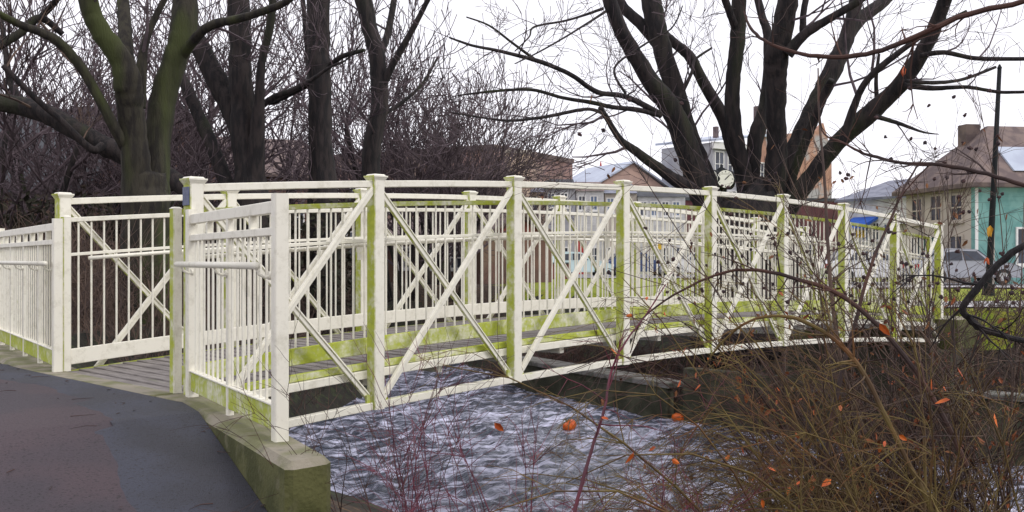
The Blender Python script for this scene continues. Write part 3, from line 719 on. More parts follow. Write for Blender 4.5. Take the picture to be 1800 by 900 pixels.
def car(px, d, rz, color, lab):
    p = atz(px, d, 0.04); R = empty('parked_car', p, lab, 'car', 'cars parked along the street'); R.rotation_euler = (0, 0, rz)
    cm = mat('car_paint', color, rough=.3)
    def loc(m, name, mm, par=None):
        o = m.build(name, mm); o.parent = par or R; return o
    b_ = loc(carmesh(), 'body', cm)
    for sy in (-1, 1):
        q = MB()
        for poly in ([(-1.2,1.0),(-.95,1.33),(-.35,1.39),(-.35,1.0)], [(-.27,1.0),(-.27,1.39),(.28,1.37),(.68,1.0)]):
            q.quadring([[(x, sy*(.845+o2-(z-.95)*.28), z) for x, z in poly] for o2 in (-.02, .012)])
        loc(q, 'side_window', M_GLASS)
    q = MB(); q.quadring([[(.37,y,1.41),(.80,y*1.08,1.06),(.85,y*1.08,1.08),(.42,y,1.43)] for y in (-.62, .62)]); loc(q, 'windscreen', M_GLASS)
    q = MB(); q.quadring([[(-1.3,y,1.37),(-1.68,y*1.08,1.02),(-1.72,y*1.08,1.04),(-1.34,y,1.40)] for y in (-.62, .62)]); loc(q, 'rear_window', M_GLASS)
    for x in (-1.35, 1.35):
        for sy in (-1, 1):
            q = MB(); q.tube([(x,sy*.66,.32),(x,sy*.875,.32)], .32, 20); t_ = loc(q, 'wheel', M_TYRE)
            q = MB(); q.tube([(x,sy*.85,.32),(x,sy*.888,.32)], .19, 16); loc(q, 'rim', M_RIM, t_)
    for sy in (-1, 1):
        q = MB(); q.box(2.10,2.20,min(sy*.45,sy*.78),max(sy*.45,sy*.78),.62,.76); loc(q, 'headlight', M_LAMP)
        q = MB(); q.box(-2.21,-2.12,min(sy*.5,sy*.8),max(sy*.5,sy*.8),.66,.84); loc(q, 'tail_light', M_TAIL)
ra = TH-math.pi/2
car(1012, 61, ra+.05, (.55,.70,.72), 'pale aqua parked car straight below the red door')
car(1225, 61, ra-.05+math.pi, (.72,.72,.72), 'white parked car behind the middle of the bridge railing')
car(1120, 63, ra+.1, (.03,.06,.16), 'dark blue parked car between the aqua one and the white one')
car(935, 62, ra-.1, (.7,.7,.74), 'silver parked car behind the low brick garden wall')
car(1530, 44, ra+.03, (.74,.74,.76), 'white parked car near the blue awning')
car(1690, 42.5, ra+.03, (.35,.36,.40), 'grey parked car in front of the turquoise house')

# ------------------------------------------------------------------ street clock and pole
M_IRON = mat('cast_iron', (.012, .014, .016), rough=.75, spec=.2)
M_FACE = mat('clock_face', (.80, .79, .72), rough=.4)
p = atz(1268, 40); ck = empty('street_clock', p, 'cast iron street clock with round white faces on a post', 'clock')
q = MB(); zc = at(1264, 316, 40).z
q.lathe(p.x, p.y, [(.30,0),(.30,.25),(.20,.35),(.14,.6),(.10,1.0),(.085,2.2),(.075,zc-.62),(.14,zc-.56),(.09,zc-.48)], 16); q.build('pole', M_IRON, ck, True)
q = MB(); q.lathe(p.x, p.y, [(.20,zc-.479),(.24,zc-.3),(.24,zc+.3),(.18,zc+.42),(.05,zc+.5),(.03,zc+.62)], 16); q.build('housing', M_IRON, ck, True)
toC = (CAM-p); toC.z = 0; toC.normalize()
for ang in (-.95+1.2, -.95-.37+.0):
    pass
def face(dirv, off, hands):
    c = V((p.x, p.y, zc))+dirv*off; sd = V((-dirv.y, dirv.x, 0))
    q = MB(); q.tube([c-dirv*.16, c-dirv*.0], .375, 36); dr = q.build('clock_drum', M_IRON, ck)
    q = MB(); q.tube([c+dirv*.003, c+dirv*.02], .345, 36); fc = q.build('clock_face', M_FACE, dr)
    q = MB()
    for k in range(12):
        a = math.pi/6*k; u = sd*math.sin(a)+V((0,0,math.cos(a))); q.beam([c+dirv*.026+u*.26, c+dirv*.026+u*.315], .014 if k % 3 else .03, .008, .001, up=dirv)
    q.build('hour_marks', M_IRON, fc)
    for a, l_, w_ in hands:
        u = sd*math.sin(a)+V((0,0,math.cos(a))); q = MB(); q.beam([c+dirv*.034-u*.05, c+dirv*.034+u*l_], w_, .006, .001, up=dirv); q.build('clock_hand', M_IRON, fc)
rot = lambda v, a: V((v.x*math.cos(a)-v.y*math.sin(a), v.x*math.sin(a)+v.y*math.cos(a), 0))
for a in (.38, .62-math.pi/2, .62+math.pi/2, .62+math.pi): face(rot(toC, a), .42, ((.85,.29,.02),(.80,.19,.035)))
p = atz(1737, 30); R = empty('lamp_post', p, 'tall dark tapering pole leaning slightly right, in front of the turquoise house', 'pole')
top = at(1757, 120, 30.2); q = MB(); q.tube([p, p+(top-p)*.02, p+(top-p)*.5, top], [.14,.10,.08,.06], 12); q.build('pole', M_IRON, R, True)
q = MB(); q.tube([p+(top-p)*.0, p+(top-p)*.05], [.19,.15], 12); q.build('base', M_IRON, R)
q = MB(); q.tube([top, top+V((0,0,.12))], [.075,.02], 10); q.build('post_cap', M_IRON, R)

# ------------------------------------------------------------------ trees
def rdir(): 
    v = V((random.gauss(0,1), random.gauss(0,1), random.gauss(0,1))); return v.normalized()
def grow(m, p, d, ln, r, lv, trop=.08, sides=(7,5,4,3,3,3), kids=(4,4,4,3,2), wander=.22, minr=.004, spread=.85, twist=None):
    n = 5 if lv < 2 else 4 if lv < 3 else 3
    pts = [p]; rad = [r]; dd = d.copy()
    for i in range(n):
        dd = (dd+rdir()*wander+V((0,0,trop))).normalized(); pts.append(pts[-1]+dd*ln/n); rad.append(max(minr, r*(1-.62*(i+1)/n)))
    m.tube(pts, rad, sides[min(lv, 5)], .0)
    if lv >= len(kids): return
    k = kids[lv]
    for i in range(k):
        t = .28+.72*(i+random.random())/k if i < k-1 else 1.; t = min(t, 1)
        f = t*n; j = min(int(f), n-1); q = pts[j].lerp(pts[j+1], f-j); rr = rad[j]+(rad[j+1]-rad[j])*(f-j)
        ax = (pts[j+1]-pts[j]).normalized(); sd = ax.cross(rdir()).normalized()
        nd = (ax+sd*random.uniform(.5,1.)*spread).normalized()
        grow(m, q, nd, ln*random.uniform(.5,.78), rr*random.uniform(.55,.75), lv+1, trop, sides, kids, wander, minr, spread)
# prototypes for the background trees
def proto(seed, h, r, kids, trunkh, stems=1, spread=.85, minr=.012, label='', wander=.2):
    random.seed(seed)
    R = empty('bare_tree', (0,0,0), label, 'tree', 'bare trees crowding the far bank')
    tm, cm = MB(), MB()
    for s in range(stems):
        lean = rdir()*(.12 if stems == 1 else .42); lean.z = 0
        d = (V((0,0,1))+lean).normalized(); pts = [V((0,0,-.3))+lean*.5]; rad = [r]
        n = 6
        for i in range(n):
            d = (d+rdir()*.09+V((0,0,.06))).normalized(); pts.append(pts[-1]+d*trunkh/n*random.uniform(.9,1.1)); rad.append(r*(1-.5*(i+1)/n))
        tm.tube(pts, rad, 8, .06)
        for i in range(2, n+1):
            for k in range(2 if i < n else 3):
                sd = d.cross(rdir()).normalized(); nd = (d*random.uniform(.4,1.)+sd).normalized()
                grow(cm, pts[i], nd, h*random.uniform(.28,.42), rad[i]*random.uniform(.45,.7), 1, .1, kids=kids, minr=minr, spread=spread, wander=wander)
    tm.build('trunk', M_BARK, R, True); cm.build('crown', M_TWIG, R)
    return R
PR = [proto(11, 8, .16, (3,3,3,2), 6, label='slender bare tree with a bushy twig crown beside the brown mill'),
      proto(12, 9, .20, (3,3,3,2), 5, label='bare tree with wide spreading twigs above the dark barn'),
      proto(13, 6, .08, (3,3,3,3), 3.4, 4, label='many stemmed bare thicket tree left of the tan block'),
      proto(14, 7, .12, (3,3,3,3), 4.4, 2, label='twin stemmed bare tree behind the leftmost railing')]
SPOTS = [(0,470,40,1.0,None),(1,60,34,1.05,None),(2,800,38,.95,None),(3,20,26,.9,None),
 (2,715,38,.85,'dense purple grey thicket tree just right of the straight dark trunks'),
 (1,520,46,.9,'bare tree left of the straight dark trunk, behind the cottage roof'),
 (3,390,36,1.1,'bare twin stemmed tree right of the mossy forked tree'),
 (0,340,44,1.15,'bare tree rising over the cottage roof behind the mossy fork'),
 (2,130,30,1.0,'bare thicket tree behind the leaning dark trunk'),
 (1,-40,40,1.1,'bare tree cut by the left edge over the dark barn'),
 (2,760,44,1.1,'bare thicket tree between the curving dark trunk and the tan block'),
 (3,690,40,1.15,'slim bare tree close to the right of the curving dark trunk'),
 (2,860,50,.75,'small bare thicket tree in front of the tan block'),
 (2,290,28,.8,'low bare thicket tree between the mossy fork and the bridge')]
random.seed(5)
for i, (k, px, d, s, lab) in enumerate(SPOTS):
    o = PR[k] if lab is None else copy_tree(PR[k])
    if lab: o['label'] = lab
    p = atz(px, d); p.z = -.1; o.location = p; s *= 1.2; o.scale = (s, s, s*random.uniform(1.,1.2)); o.rotation_euler = (0,0,random.uniform(0,6.28))

def traced(name, label, base_px, d, limbs, thick, bark, twig, spawn, cat='tree', seed=1, minr=.006, kids=(3,4,3), lnr=(.5,1.6)):
    """limbs measured in the photo, set at the tree's own distance with depth spread; finer limbs sprout from them"""
    random.seed(seed); b0 = atz(base_px, d, -.1)
    R = empty(name, b0, label, cat); tm, cm = MB(), MB()
    for li, (dep0, dep1, pts) in enumerate(limbs):
        n = len(pts); P = []; Rr = []
        for i, (x, y, w) in enumerate(pts):
            t = i/(n-1); dd = d+dep0+(dep1-dep0)*t
            P.append(at(x, y, dd)); Rr.append(w*dd/F/2)
        # smooth resample (catmull-rom)
        Q = []; q = []
        for i in range(n-1):
            p0, p1, p2, p3 = P[max(i-1,0)], P[i], P[i+1], P[min(i+2,n-1)]
            for s in range(7):
                t = s/7; v = .5*((2*p1)+(p2-p0)*t+(2*p0-5*p1+4*p2-p3)*t*t+(3*p1-p0-3*p2+p3)*t**3)
                r_ = Rr[i]+(Rr[i+1]-Rr[i])*t; Q.append(v+rdir()*r_*.05); q.append(r_*random.uniform(.97,1.03))
        Q.append(P[-1]); q.append(Rr[-1])
        big = max(w for _, _, w in pts) >= thick
        lm = tm if big else MB()
        lm.tube(Q, q, 22 if big else 8, .09 if big else .06)
        if not big: lm.build('limb', bark, R, True)
        L_ = sum((Q[i+1]-Q[i]).length for i in range(len(Q)-1)); cnt = int(L_*spawn*(1. if not big else .5))
        for c in range(cnt):
            i = random.randrange(1, len(Q)-1)
            if big and i < len(Q)*.3: continue
            ax = (Q[i+1]-Q[i]).normalized(); sd = ax.cross(rdir()).normalized()
            nd = (ax*random.uniform(.2,.9)+sd).normalized(); r_ = min(q[i]*.45, .035)
            grow(cm, Q[i], nd, random.uniform(*lnr)*(1+r_*20), r_, 3-len(kids)+2 if False else 2, .10, kids=(0,0)+tuple(kids), minr=minr, wander=.28)
    tm.build('trunk', bark, R, True)
    if cm.v: cm.build('crown', twig, R)
    return R
bg = atz(1320, 24)
traced('spreading_tree', 'huge bare many stemmed tree fanning out beyond the bridge, right of the clock', 1320, 24, [
 (0,0,[(1325,575,230),(1322,500,190),(1320,430,165),(1316,385,140),(1316,352,92)]),
 (0,-1,[(1270,430,60),(1250,372,56),(1229,316,46),(1208,262,42),(1180,190,38),(1150,150,32),(1115,95,28),(1085,40,26),(1062,-30,24)]),
 (0,.5,[(1280,420,60),(1252,365,50),(1232,300,38),(1211,240,36),(1184,150,34),(1163,80,34),(1150,30,34),(1140,-30,36)]),
 (.4,1.,[(1165,85,26),(1130,45,20),(1095,12,18),(1080,-30,16)]),
 (0,1.5,[(1318,370,44),(1306,312,26),(1290,262,26),(1275,215,24),(1240,150,20),(1212,100,18),(1185,75,16),(1166,55,14),(1160,20,10)]),
 (0,-.5,[(1322,370,44),(1309,305,24),(1294,245,28),(1288,190,27),(1290,130,26),(1297,60,26),(1300,-30,24)]),
 (-.4,-1,[(1297,60,16),(1282,20,14),(1265,-30,12)]),
 (0,1.,[(1330,375,36),(1325,310,22),(1328,245,28),(1345,190,26),(1352,120,20),(1349,60,16),(1340,30,13),(1325,-30,13)]),
 (0,-1.5,[(1356,390,60),(1361,330,42),(1365,260,35),(1363,200,34),(1365,130,40),(1368,90,44),(1378,40,36),(1392,-30,32)]),
 (0,1,[(1362,380,36),(1376,310,26),(1402,245,26),(1430,190,30),(1465,120,32),(1490,60,26),(1512,-30,22)]),
 (1,2,[(1478,85,24),(1510,35,22),(1550,5,20),(1580,-25,18)]),
 (0,-1,[(1372,375,30),(1394,306,17),(1419,240,17),(1436,200,17),(1452,160,15),(1462,140,12)]),
 (0,-2.5,[(1362,395,50),(1395,350,36),(1433,300,30),(1478,245,29),(1540,190,32),(1590,140,28),(1630,75,26),(1660,5,24),(1668,-30,22)]),
 (-1.5,-3,[(1482,250,18),(1500,190,14),(1518,150,12),(1545,120,12),(1590,85,10),(1640,50,9),(1700,20,7)]),
 (-1.2,-1,[(1542,190,9),(1540,140,7),(1545,95,5)]),
 (-2,-3,[(1590,150,11),(1640,155,9),(1700,153,7),(1760,162,6),(1830,160,5)]),
 (-2,-1,[(1590,143,9),(1640,145,7),(1690,140,6),(1750,118,5)]),
 (-2.2,-3,[(1618,98,10),(1660,92,9),(1720,103,8),(1830,103,7)]),
 (-1.5,-3,[(1540,205,9),(1580,217,7),(1622,232,4),(1650,236,1.5)]),
 (-1.3,-2,[(1383,95,22),(1415,60,18),(1460,32,14),(1500,8,14),(1540,-20,12)]),
 (-1.3,-1,[(1412,60,14),(1412,25,12),(1420,-20,12)]),
 (0,-2,[(1262,355,34),(1225,332,26),(1190,318,22),(1150,290,18),(1112,262,14),(1090,245,12),(1065,205,10),(1055,190,9)]),
 (-1,-5,[(1160,200,11),(1100,170,10),(1050,162,9),(1005,132,8),(960,112,8),(920,100,7),(870,88,6),(830,80,5),(790,66,3)]),
 (-1,-3,[(1162,203,10),(1120,193,9),(1075,188,8),(1040,180,8),(990,172,6),(935,158,6),(870,160,5),(805,168,3)]),
 (-2,-4,[(1062,200,7),(1030,192,6),(960,205,6),(900,212,5),(850,207,4),(795,198,2.5)]),
 (-1,-3,[(1060,15,6),(1000,35,4),(940,47,4),(930,65,3),(905,90,2)]),
 (-1,-4,[(1065,20,5),(1010,55,3.5),(950,90,3),(905,112,2)]),
 (-1.5,-1,[(1100,165,5),(1080,120,4),(1130,80,3.5),(1180,50,3),(1200,10,2)]),
 (-2,-3,[(945,108,6),(900,75,4.5),(860,45,3.5),(820,30,2.5)]),
 (0,1,[(1190,180,8),(1215,130,6),(1222,105,5),(1250,85,4)]),
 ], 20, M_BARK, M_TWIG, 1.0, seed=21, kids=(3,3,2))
traced('forked_tree', 'mossy green forked tree, the thickest trunk behind the left end of the bridge', 262, 20, [
 (0,0,[(262,640,130),(260,540,104),(258,420,86),(256,350,80),(256,300,70)]),
 (0,-1,[(252,440,66),(243,350,56),(236,250,46),(230,190,44),(225,150,50),(212,105,42),(180,60,38),(160,20,34),(148,-30,32)]),
 (0,1,[(264,440,66),(270,350,54),(276,250,46),(290,165,44),(310,95,44),(325,40,46),(325,-30,40)]),
 (0,.3,[(245,190,22),(247,140,20),(252,90,14),(268,40,12),(300,-20,10)]),
 (.7,-1,[(312,112,18),(340,72,18),(370,45,16),(430,30,14),(500,5,12),(540,-30,8)]),
 (0,1.5,[(232,170,28),(222,90,26),(218,30,22),(214,-30,20)]),
 (0,-2,[(240,300,20),(222,262,20),(200,222,18),(150,130,18),(100,72,16),(40,45,14),(0,25,12),(-30,5,12)]),
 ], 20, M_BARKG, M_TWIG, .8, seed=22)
traced('leaning_tree', 'dark leaning trunk crossing low behind the left railing fence', 330, 23, [
 (0,1,[(360,380,34),(330,335,30),(260,290,32),(180,255,34),(110,215,34),(50,190,34),(-30,176,32)]),
 (0,-1,[(180,255,14),(160,262,14),(110,215,12),(60,170,11),(5,115,10)]),
 (1,2,[(50,190,16),(20,150,12),(10,90,10),(0,20,8)]),
 (1,0,[(110,60,10),(70,32,14),(30,62,14),(-30,95,16)]), (1,0,[(70,32,12),(95,5,12),(120,-30,10)]),
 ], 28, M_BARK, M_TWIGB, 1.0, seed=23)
traced('dark_tree', 'dark tree with two upright limbs between the mossy fork and the straight trunk', 440, 25, [
 (0,0,[(446,600,110),(445,480,84),(443,400,72),(441,350,62),(438,300,46)]),
 (0,1,[(441,380,62),(436,270,48),(412,195,40),(385,150,36),(350,80,32),(325,20,30),(315,-30,28)]),
 (0,0,[(441,380,62),(433,270,46),(425,180,40),(422,120,40),(422,60,38),(418,-30,40)]),
 (0,-1,[(444,360,50),(450,260,30),(456,180,20),(460,110,14),(475,45,14),(482,-30,10)]),
 (0,-1,[(450,195,12),(480,172,11),(510,160,10),(545,142,8),(580,118,5),(610,104,3),(640,70,1.5)]),
 (0,2,[(405,340,26),(372,255,24),(342,185,22),(318,130,16),(300,80,10)]),
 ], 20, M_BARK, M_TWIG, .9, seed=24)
traced('straight_tree', 'straight dark trunk standing alone left of the second truss post', 567, 26, [
 (0,0,[(575,620,74),(573,500,62),(571,400,54),(568,330,50),(564,250,42),(562,150,40),(559,80,40),(561,-30,42)]),
 (0,1,[(555,220,10),(545,150,9),(538,70,8),(530,-30,8)]),
 (0,-1,[(580,115,10),(600,100,9),(625,92,8),(640,88,6)]), (0,1,[(545,145,12),(510,165,10),(480,180,8),(455,180,6)]),
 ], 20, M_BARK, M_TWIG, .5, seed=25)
traced('curving_tree', 'gently curving dark trunk with one long side branch, right of the straight trunk', 650, 29, [
 (0,0,[(645,590,50),(646,500,42),(648,420,38),(650,320,34),(655,250,31),(666,190,31),(666,120,30),(653,60,27),(638,0,30),(632,-30,28)]),
 (0,-1,[(668,165,16),(688,118,13),(718,65,11),(752,0,9),(765,-30,8)]),
 (0,1,[(668,100,14),(685,45,12),(697,-30,10)]),
 (0,1,[(672,200,8),(700,185,7),(740,150,5),(770,100,4)]),
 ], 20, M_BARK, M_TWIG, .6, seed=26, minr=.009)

# ------------------------------------------------------------------ undergrowth (uncountable)
def brush(name, spots, m, hr, n, r, bend=.5, leafm=None, leafn=0):
    q = MB(); lf = MB()
    for i in range(n):
        p = spots()
        if p is None: continue
        p.z = max(ter(p.x, p.y), WZ-.05)-.03; h = random.uniform(*hr); d = (V((0,0,1))+rdir()*bend).normalized(); P = [p]
        for k in range(4): d = (d+rdir()*.25).normalized(); P.append(P[-1]+d*h/4)
        q.tube(P, [r, r*.8, r*.6, r*.5, r*.35], 3)
        for k in range(3):
            j = random.randint(1, 3); dd = (d+rdir()).normalized(); a = P[j]; b_ = a+dd*h*.25; q.tube([a, b_, b_+(dd+rdir()*.5)*h*.15], [r*.5, r*.4, r*.3], 3)
        if leafn and random.random() < leafn: lf.leaf(P[random.randint(1,4)], rdir(), random.uniform(.05,.1))
    o = q.build(name, m); tag(o, kind='stuff'); return o, lf
random.seed(31)
def sp_left():
    px = random.uniform(-80, 900); d = random.uniform(16, 38); p = atz(px, d)
    return None if inpoly(p.x, p.y, RIV) or p.x < xw(p.y)+.8 or pdist(p.x,p.y,LS) < .3 else p
o, _ = brush('undergrowth', sp_left, M_TWIGB, (.6, 2.4), 5000, .011, .5); tag(o, 'dense brown brushwood under the bare trees behind the bridge', 'brushwood')
def sp_dark():
    px = random.uniform(-80, 640); d = random.uniform(24, 40); p = atz(px, d)
    return None if inpoly(p.x, p.y, RIV) else p
M_IVY = mat('dark_ivy', (.028, .030, .016), (.045, .03, .022), 3, .9)
q = MB()
for i in range(20000):
    p = sp_dark()
    if p is None: continue
    hh = 2.4+noise.noise(V((p.x*.3, p.y*.3, 0)))*1.6
    p.z = random.uniform(-.1, hh); q.leaf(p, rdir(), random.uniform(.12,.28))
o = q.build('evergreen_thicket', M_IVY); tag(o, 'dark leafy evergreen thicket behind the left half of the bridge', 'thicket', kind='stuff')
def sp_far():
    p = V((random.uniform(14.3, 19), random.uniform(-10, 5), 0)); return p
o, _ = brush('bank_weeds', sp_far, M_TWIGB, (.2, .9), 3500, .008, .7); tag(o, 'dead brown weeds on the far river bank below the bridge', 'weeds')
def sp_far2():
    t = random.random(); p = V((14.6+t*1.6+random.uniform(0,1.6), 6+t*8, 0)); return p
o, _ = brush('bank_weeds', sp_far2, M_BROWN, (.2, .7), 1500, .008, .7); tag(o, 'reddish dead weeds on top of the ledge behind the bridge', 'weeds')

# ------------------------------------------------------------------ foreground shrubs
def arcstem(m, p, d, ln, r, droop, n=8, wander=.10, sides=5):
    P = [p]; dd = d.copy(); R_ = [r]
    for i in range(n):
        dd = (dd+V((0,0,-droop))*(i/n)+rdir()*wander).normalized(); P.append(P[-1]+dd*ln/n); R_.append(r*(1-.8*(i+1)/n)+.0004)
    m.tube(P, R_, sides); return P, R_
def shrub(name, label, root_pts, m, nst, ln, aim, r=.006, droop=.35, nsub=9, subl=(.25,.7), leafm=None, nleaf=0, seedm=None, nseed=0, spread=.5, seed=1, leafname='leaves', lsize=(.03,.05), sub2=4, keep=None):
    random.seed(seed); b0 = V(root_pts[0]); R = empty(name, b0, label, 'shrub'); sm = MB(); tm = MB(); lf = MB(); sd = MB(); tips = []
    for i in range(nst):
        rp = V(random.choice(root_pts))+V((random.uniform(-.25,.25), random.uniform(-.25,.25), 0))
        d = (V(aim)+rdir()*spread).normalized()
        P, R_ = arcstem(sm, rp, d, random.uniform(*ln), r*random.uniform(.6,1.3), droop*random.uniform(.3,1.4))
        for k in range(nsub):
            j = random.randint(2, len(P)-2); ax = (P[j+1]-P[j]).normalized(); dd = (ax+rdir()*.9).normalized()
            P2, R2 = arcstem(tm, P[j], dd, random.uniform(*subl), max(R_[j]*.6, .0018), droop*.8, 5, .2, 3)
            tips.append(P2[-1]); tips.append(P2[3])
            for k2 in range(sub2):
                j2 = random.randint(1, 4); d3 = ((P2[j2+1]-P2[j2]).normalized()+rdir()*.8).normalized()
                P3, _ = arcstem(tm, P2[j2], d3, random.uniform(.08,.28), max(R2[j2]*.6, .0013), .1, 3, .2, 3); tips.append(P3[-1])
    st = sm.build('stem', m, R, True); tm.build('twigs', m, R)
    for i in range(nleaf):
        q = random.choice(tips); lf.leaf(q, (rdir()+V((0,0,-1.))).normalized(), random.uniform(*lsize))
    if nleaf: lf.build(leafname, leafm, R)
    for i in range(nseed):
        q = random.choice(tips)
        if q.z < (keep or -9): continue
        nsd = globals().get('NSD', 0); t_ = MB() if nsd < 95 else sd; globals()['NSD'] = nsd+1
        t_.ball(q, random.uniform(.008,.012), 6)
        for k in range(random.randint(1,3)): t_.ball(q+rdir()*.009, random.uniform(.005,.008), 5)
        if nsd < 95: t_.build('seed_head', seedm, R)
    if sd.v: sd.build('seed_head', seedm, R)['kind'] = 'stuff'
    return R
def root(px, d, dz=0): 
    p = atz(px, d); p.z = ter(p.x, p.y)+dz; return p
UPL = (RT*-1.0+V((0,0,1.))).normalized()
rr = lambda *a: [root(x, d) for x, d in a]
shrub('bramble_shrub', 'big olive brown arching bramble filling the lower right corner', rr((1540,4.8),(1620,4.6),(1700,4.8),(1780,4.6),(1880,4.8)), M_OLIVE, 60, (1.3,2.6), RT*-.36+V((0,0,1.)), .0085, .55, 12, leafm=M_ORLEAF, nleaf=70, spread=.42, seed=41, lsize=(.04,.065))
shrub('bramble_shrub', 'brown bramble tangle behind the olive one, reaching the bridge posts on the right', rr((1560,6.4),(1680,6.8),(1800,6.4),(1480,6.6),(1620,6.8)), M_BROWN, 80, (1.5,3.0), RT*-.25+V((0,0,1.)), .009, .42, 12, leafm=M_BRLEAF, nleaf=420, spread=.45, seed=42)
shrub('bramble_shrub', 'low olive bramble sprawling over the water at the bottom right of centre', rr((1500,5.),(1560,5.2),(1440,5.2),(1600,5.6)), M_OLIVE, 36, (.9,1.7), RT*-.4+V((0,0,.9)), .007, .6, 10, leafm=M_ORLEAF, nleaf=44, spread=.45, seed=43, lsize=(.04,.06))
shrub('seeded_shrub', 'tall thin shrub with dark seed heads against the sky at the upper right', rr((1640,5.6),(1760,5.8),(1850,5.4),(1560,6.)), M_TWIGB, 36, (2.0,3.6), RT*-.15+V((0,0,1.)), .007, .16, 10, leafm=M_BRLEAF, nleaf=160, seedm=M_SEED, nseed=520, spread=.28, seed=44, keep=.8, subl=(.3,.8))
shrub('leafy_shrub', 'shrub still holding rusty orange leaves, in front of the far bridge posts', rr((1480,6.),(1560,6.2),(1620,6.)), M_BROWN, 26, (1.4,2.2), RT*-.1+V((0,0,1.)), .007, .25, 9, leafm=M_RUST, nleaf=420, spread=.3, seed=48, subl=(.2,.5), lsize=(.035,.06))
shrub('dogwood_shrub', 'crimson stemmed dogwood rising in front of the water at the bottom centre', rr((790,4.6),(850,4.7),(900,4.6),(740,4.8)), M_REDST, 22, (.7,1.3), RT*-.12+V((0,0,1.)), .0036, .05, 5, spread=.22, seed=45, subl=(.12,.4), sub2=2)
shrub('dogwood_shrub', 'thin crimson dogwood twigs between the clump and the brambles', rr((1150,4.6),(1240,4.8),(1050,4.7)), M_REDST, 24, (.6,1.15), RT*.15+V((0,0,1.)), .0032, .12, 6, spread=.45, seed=46, subl=(.15,.45), sub2=3)
shrub('bramble_shrub', 'thin brown shoots beside the end of the concrete wing wall', rr((620,5.8),(680,5.9)), M_BROWN, 14, (.6,1.2), RT*-.1+V((0,0,1.)), .003, .15, 4, spread=.4, seed=47, sub2=2)
def sapling(name, label, pts, d0, d1, m, leafs=0, lm=M_BRLEAF, nsub=10, seed=1, subl=(.1,.35), cat='sapling'):
    random.seed(seed); n = len(pts); P = [at(x, y, d0+(d1-d0)*i/(n-1)) for i, (x, y, w) in enumerate(pts)]; Rr = [w*(d0+(d1-d0)*i/(n-1))/F/2 for i, (x, y, w) in enumerate(pts)]
    Q = []; q = []
    for i in range(n-1):
        p0, p1, p2, p3 = P[max(i-1,0)], P[i], P[i+1], P[min(i+2,n-1)]
        for s in range(5):
            t = s/5; Q.append(.5*((2*p1)+(p2-p0)*t+(2*p0-5*p1+4*p2-p3)*t*t+(3*p1-p0-3*p2+p3)*t**3)+rdir()*.002); q.append((Rr[i]+(Rr[i+1]-Rr[i])*t)*random.uniform(.93,1.1))
    Q.append(P[-1]); q.append(Rr[-1])
    R = empty(name, P[0], label, cat); a = MB(); a.tube(Q, q, 8, .04); b_ = a; lf = MB()
    for k in range(nsub):
        j = random.randint(2, len(Q)-2); dd = ((Q[j+1]-Q[j]).normalized()*.7+rdir()).normalized()
        P2, _ = arcstem(b_, Q[j], dd, random.uniform(*subl), q[j]*.45, .1, 5, .2, 4)
        for k2 in range(3): arcstem(b_, P2[random.randint(1,4)], (dd+rdir()).normalized(), random.uniform(.05,.18), q[j]*.25, .1, 3, .2, 3)
        if k < leafs: lf.leaf(P2[-1], (rdir()+V((0,0,-1))).normalized(), random.uniform(.022,.036))
    a.build('stem', m, R)
    if lf.v: lf.build('leaves', lm, R)
sapling('dogwood_sapling', 'single crimson sapling standing upright before the bridge and water', [(985,1010,8),(1010,900,7),(1040,790,6),(1062,720,5),(1075,650,4),(1100,600,3.5),(1130,560,2.5),(1170,500,2)], 4.2, 4.6, M_REDST, 3, M_ORLEAF, 14, 51)
sapling('overhanging_branch', 'long red brown branch sweeping down across the big tree at the top right', [(1900,-40,9),(1800,2,9),(1700,25,10),(1620,60,10),(1550,88,9),(1480,100,8),(1410,95,7),(1350,75,6),(1320,50,5),(1308,20,3)], 3.4, 3.9, M_BROWN, 0, M_BRLEAF, 12, 52, (.08,.3), 'branch')
sapling('overhanging_branch', 'thinner red brown branch arching over the roofs at the right edge', [(1900,345,8),(1800,325,8),(1720,302,8),(1650,290,7),(1580,285,6),(1520,270,5),(1480,250,4),(1445,228,3),(1440,150,2)], 3.6, 4.2, M_BROWN, 1, M_BRLEAF, 12, 53, (.08,.35), 'branch')
sapling('bent_branch', 'thick dark elbow shaped branch entering from the right edge below the turquoise house', [(1900,390,12),(1800,432,12),(1755,465,12),(1715,510,12),(1692,540,12),(1705,562,11),(1730,580,11),(1800,598,10),(1900,610,9)], 3.2, 3.3, M_BARK, 0, M_BRLEAF, 6, 54, (.08,.3), 'branch')
sapling('brown_sapling', 'slanting brown sapling in front of the beige shopfront', [(1440,880,8),(1470,700,8),(1500,580,7),(1530,470,6),(1560,400,5),(1590,330,4),(1620,280,3)], 5.2, 5.8, M_BROWN, 6, M_BRLEAF, 16, 55)
sapling('brown_sapling', 'upright pale brown sapling crossing the seventh truss post', [(1520,760,8),(1480,640,7),(1462,520,7),(1455,420,6),(1448,300,5),(1440,200,4),(1438,120,2.5)], 5.6, 6.2, M_TWIGB, 4, M_BRLEAF, 16, 56)
sapling('arching_branch', 'brown arching branch reaching left to the fourth truss post', [(1700,820,9),(1640,700,9),(1560,590,8),(1480,520,8),(1400,490,7),(1330,475,6),(1270,480,5),(1200,510,4),(1130,560,3),(1108,620,2)], 4.8, 5.4, M_BROWN, 6, M_ORLEAF, 22, 57, (.1,.4), 'branch')
sapling('arching_branch', 'olive branch curving up from the bottom right over the brambles', [(1640,900,9),(1570,760,9),(1520,660,9),(1470,600,8),(1400,560,7),(1330,560,5),(1270,600,4),(1230,660,3)], 4.4, 4.8, M_OLIVE, 6, M_ORLEAF, 22, 58, (.1,.4), 'branch')
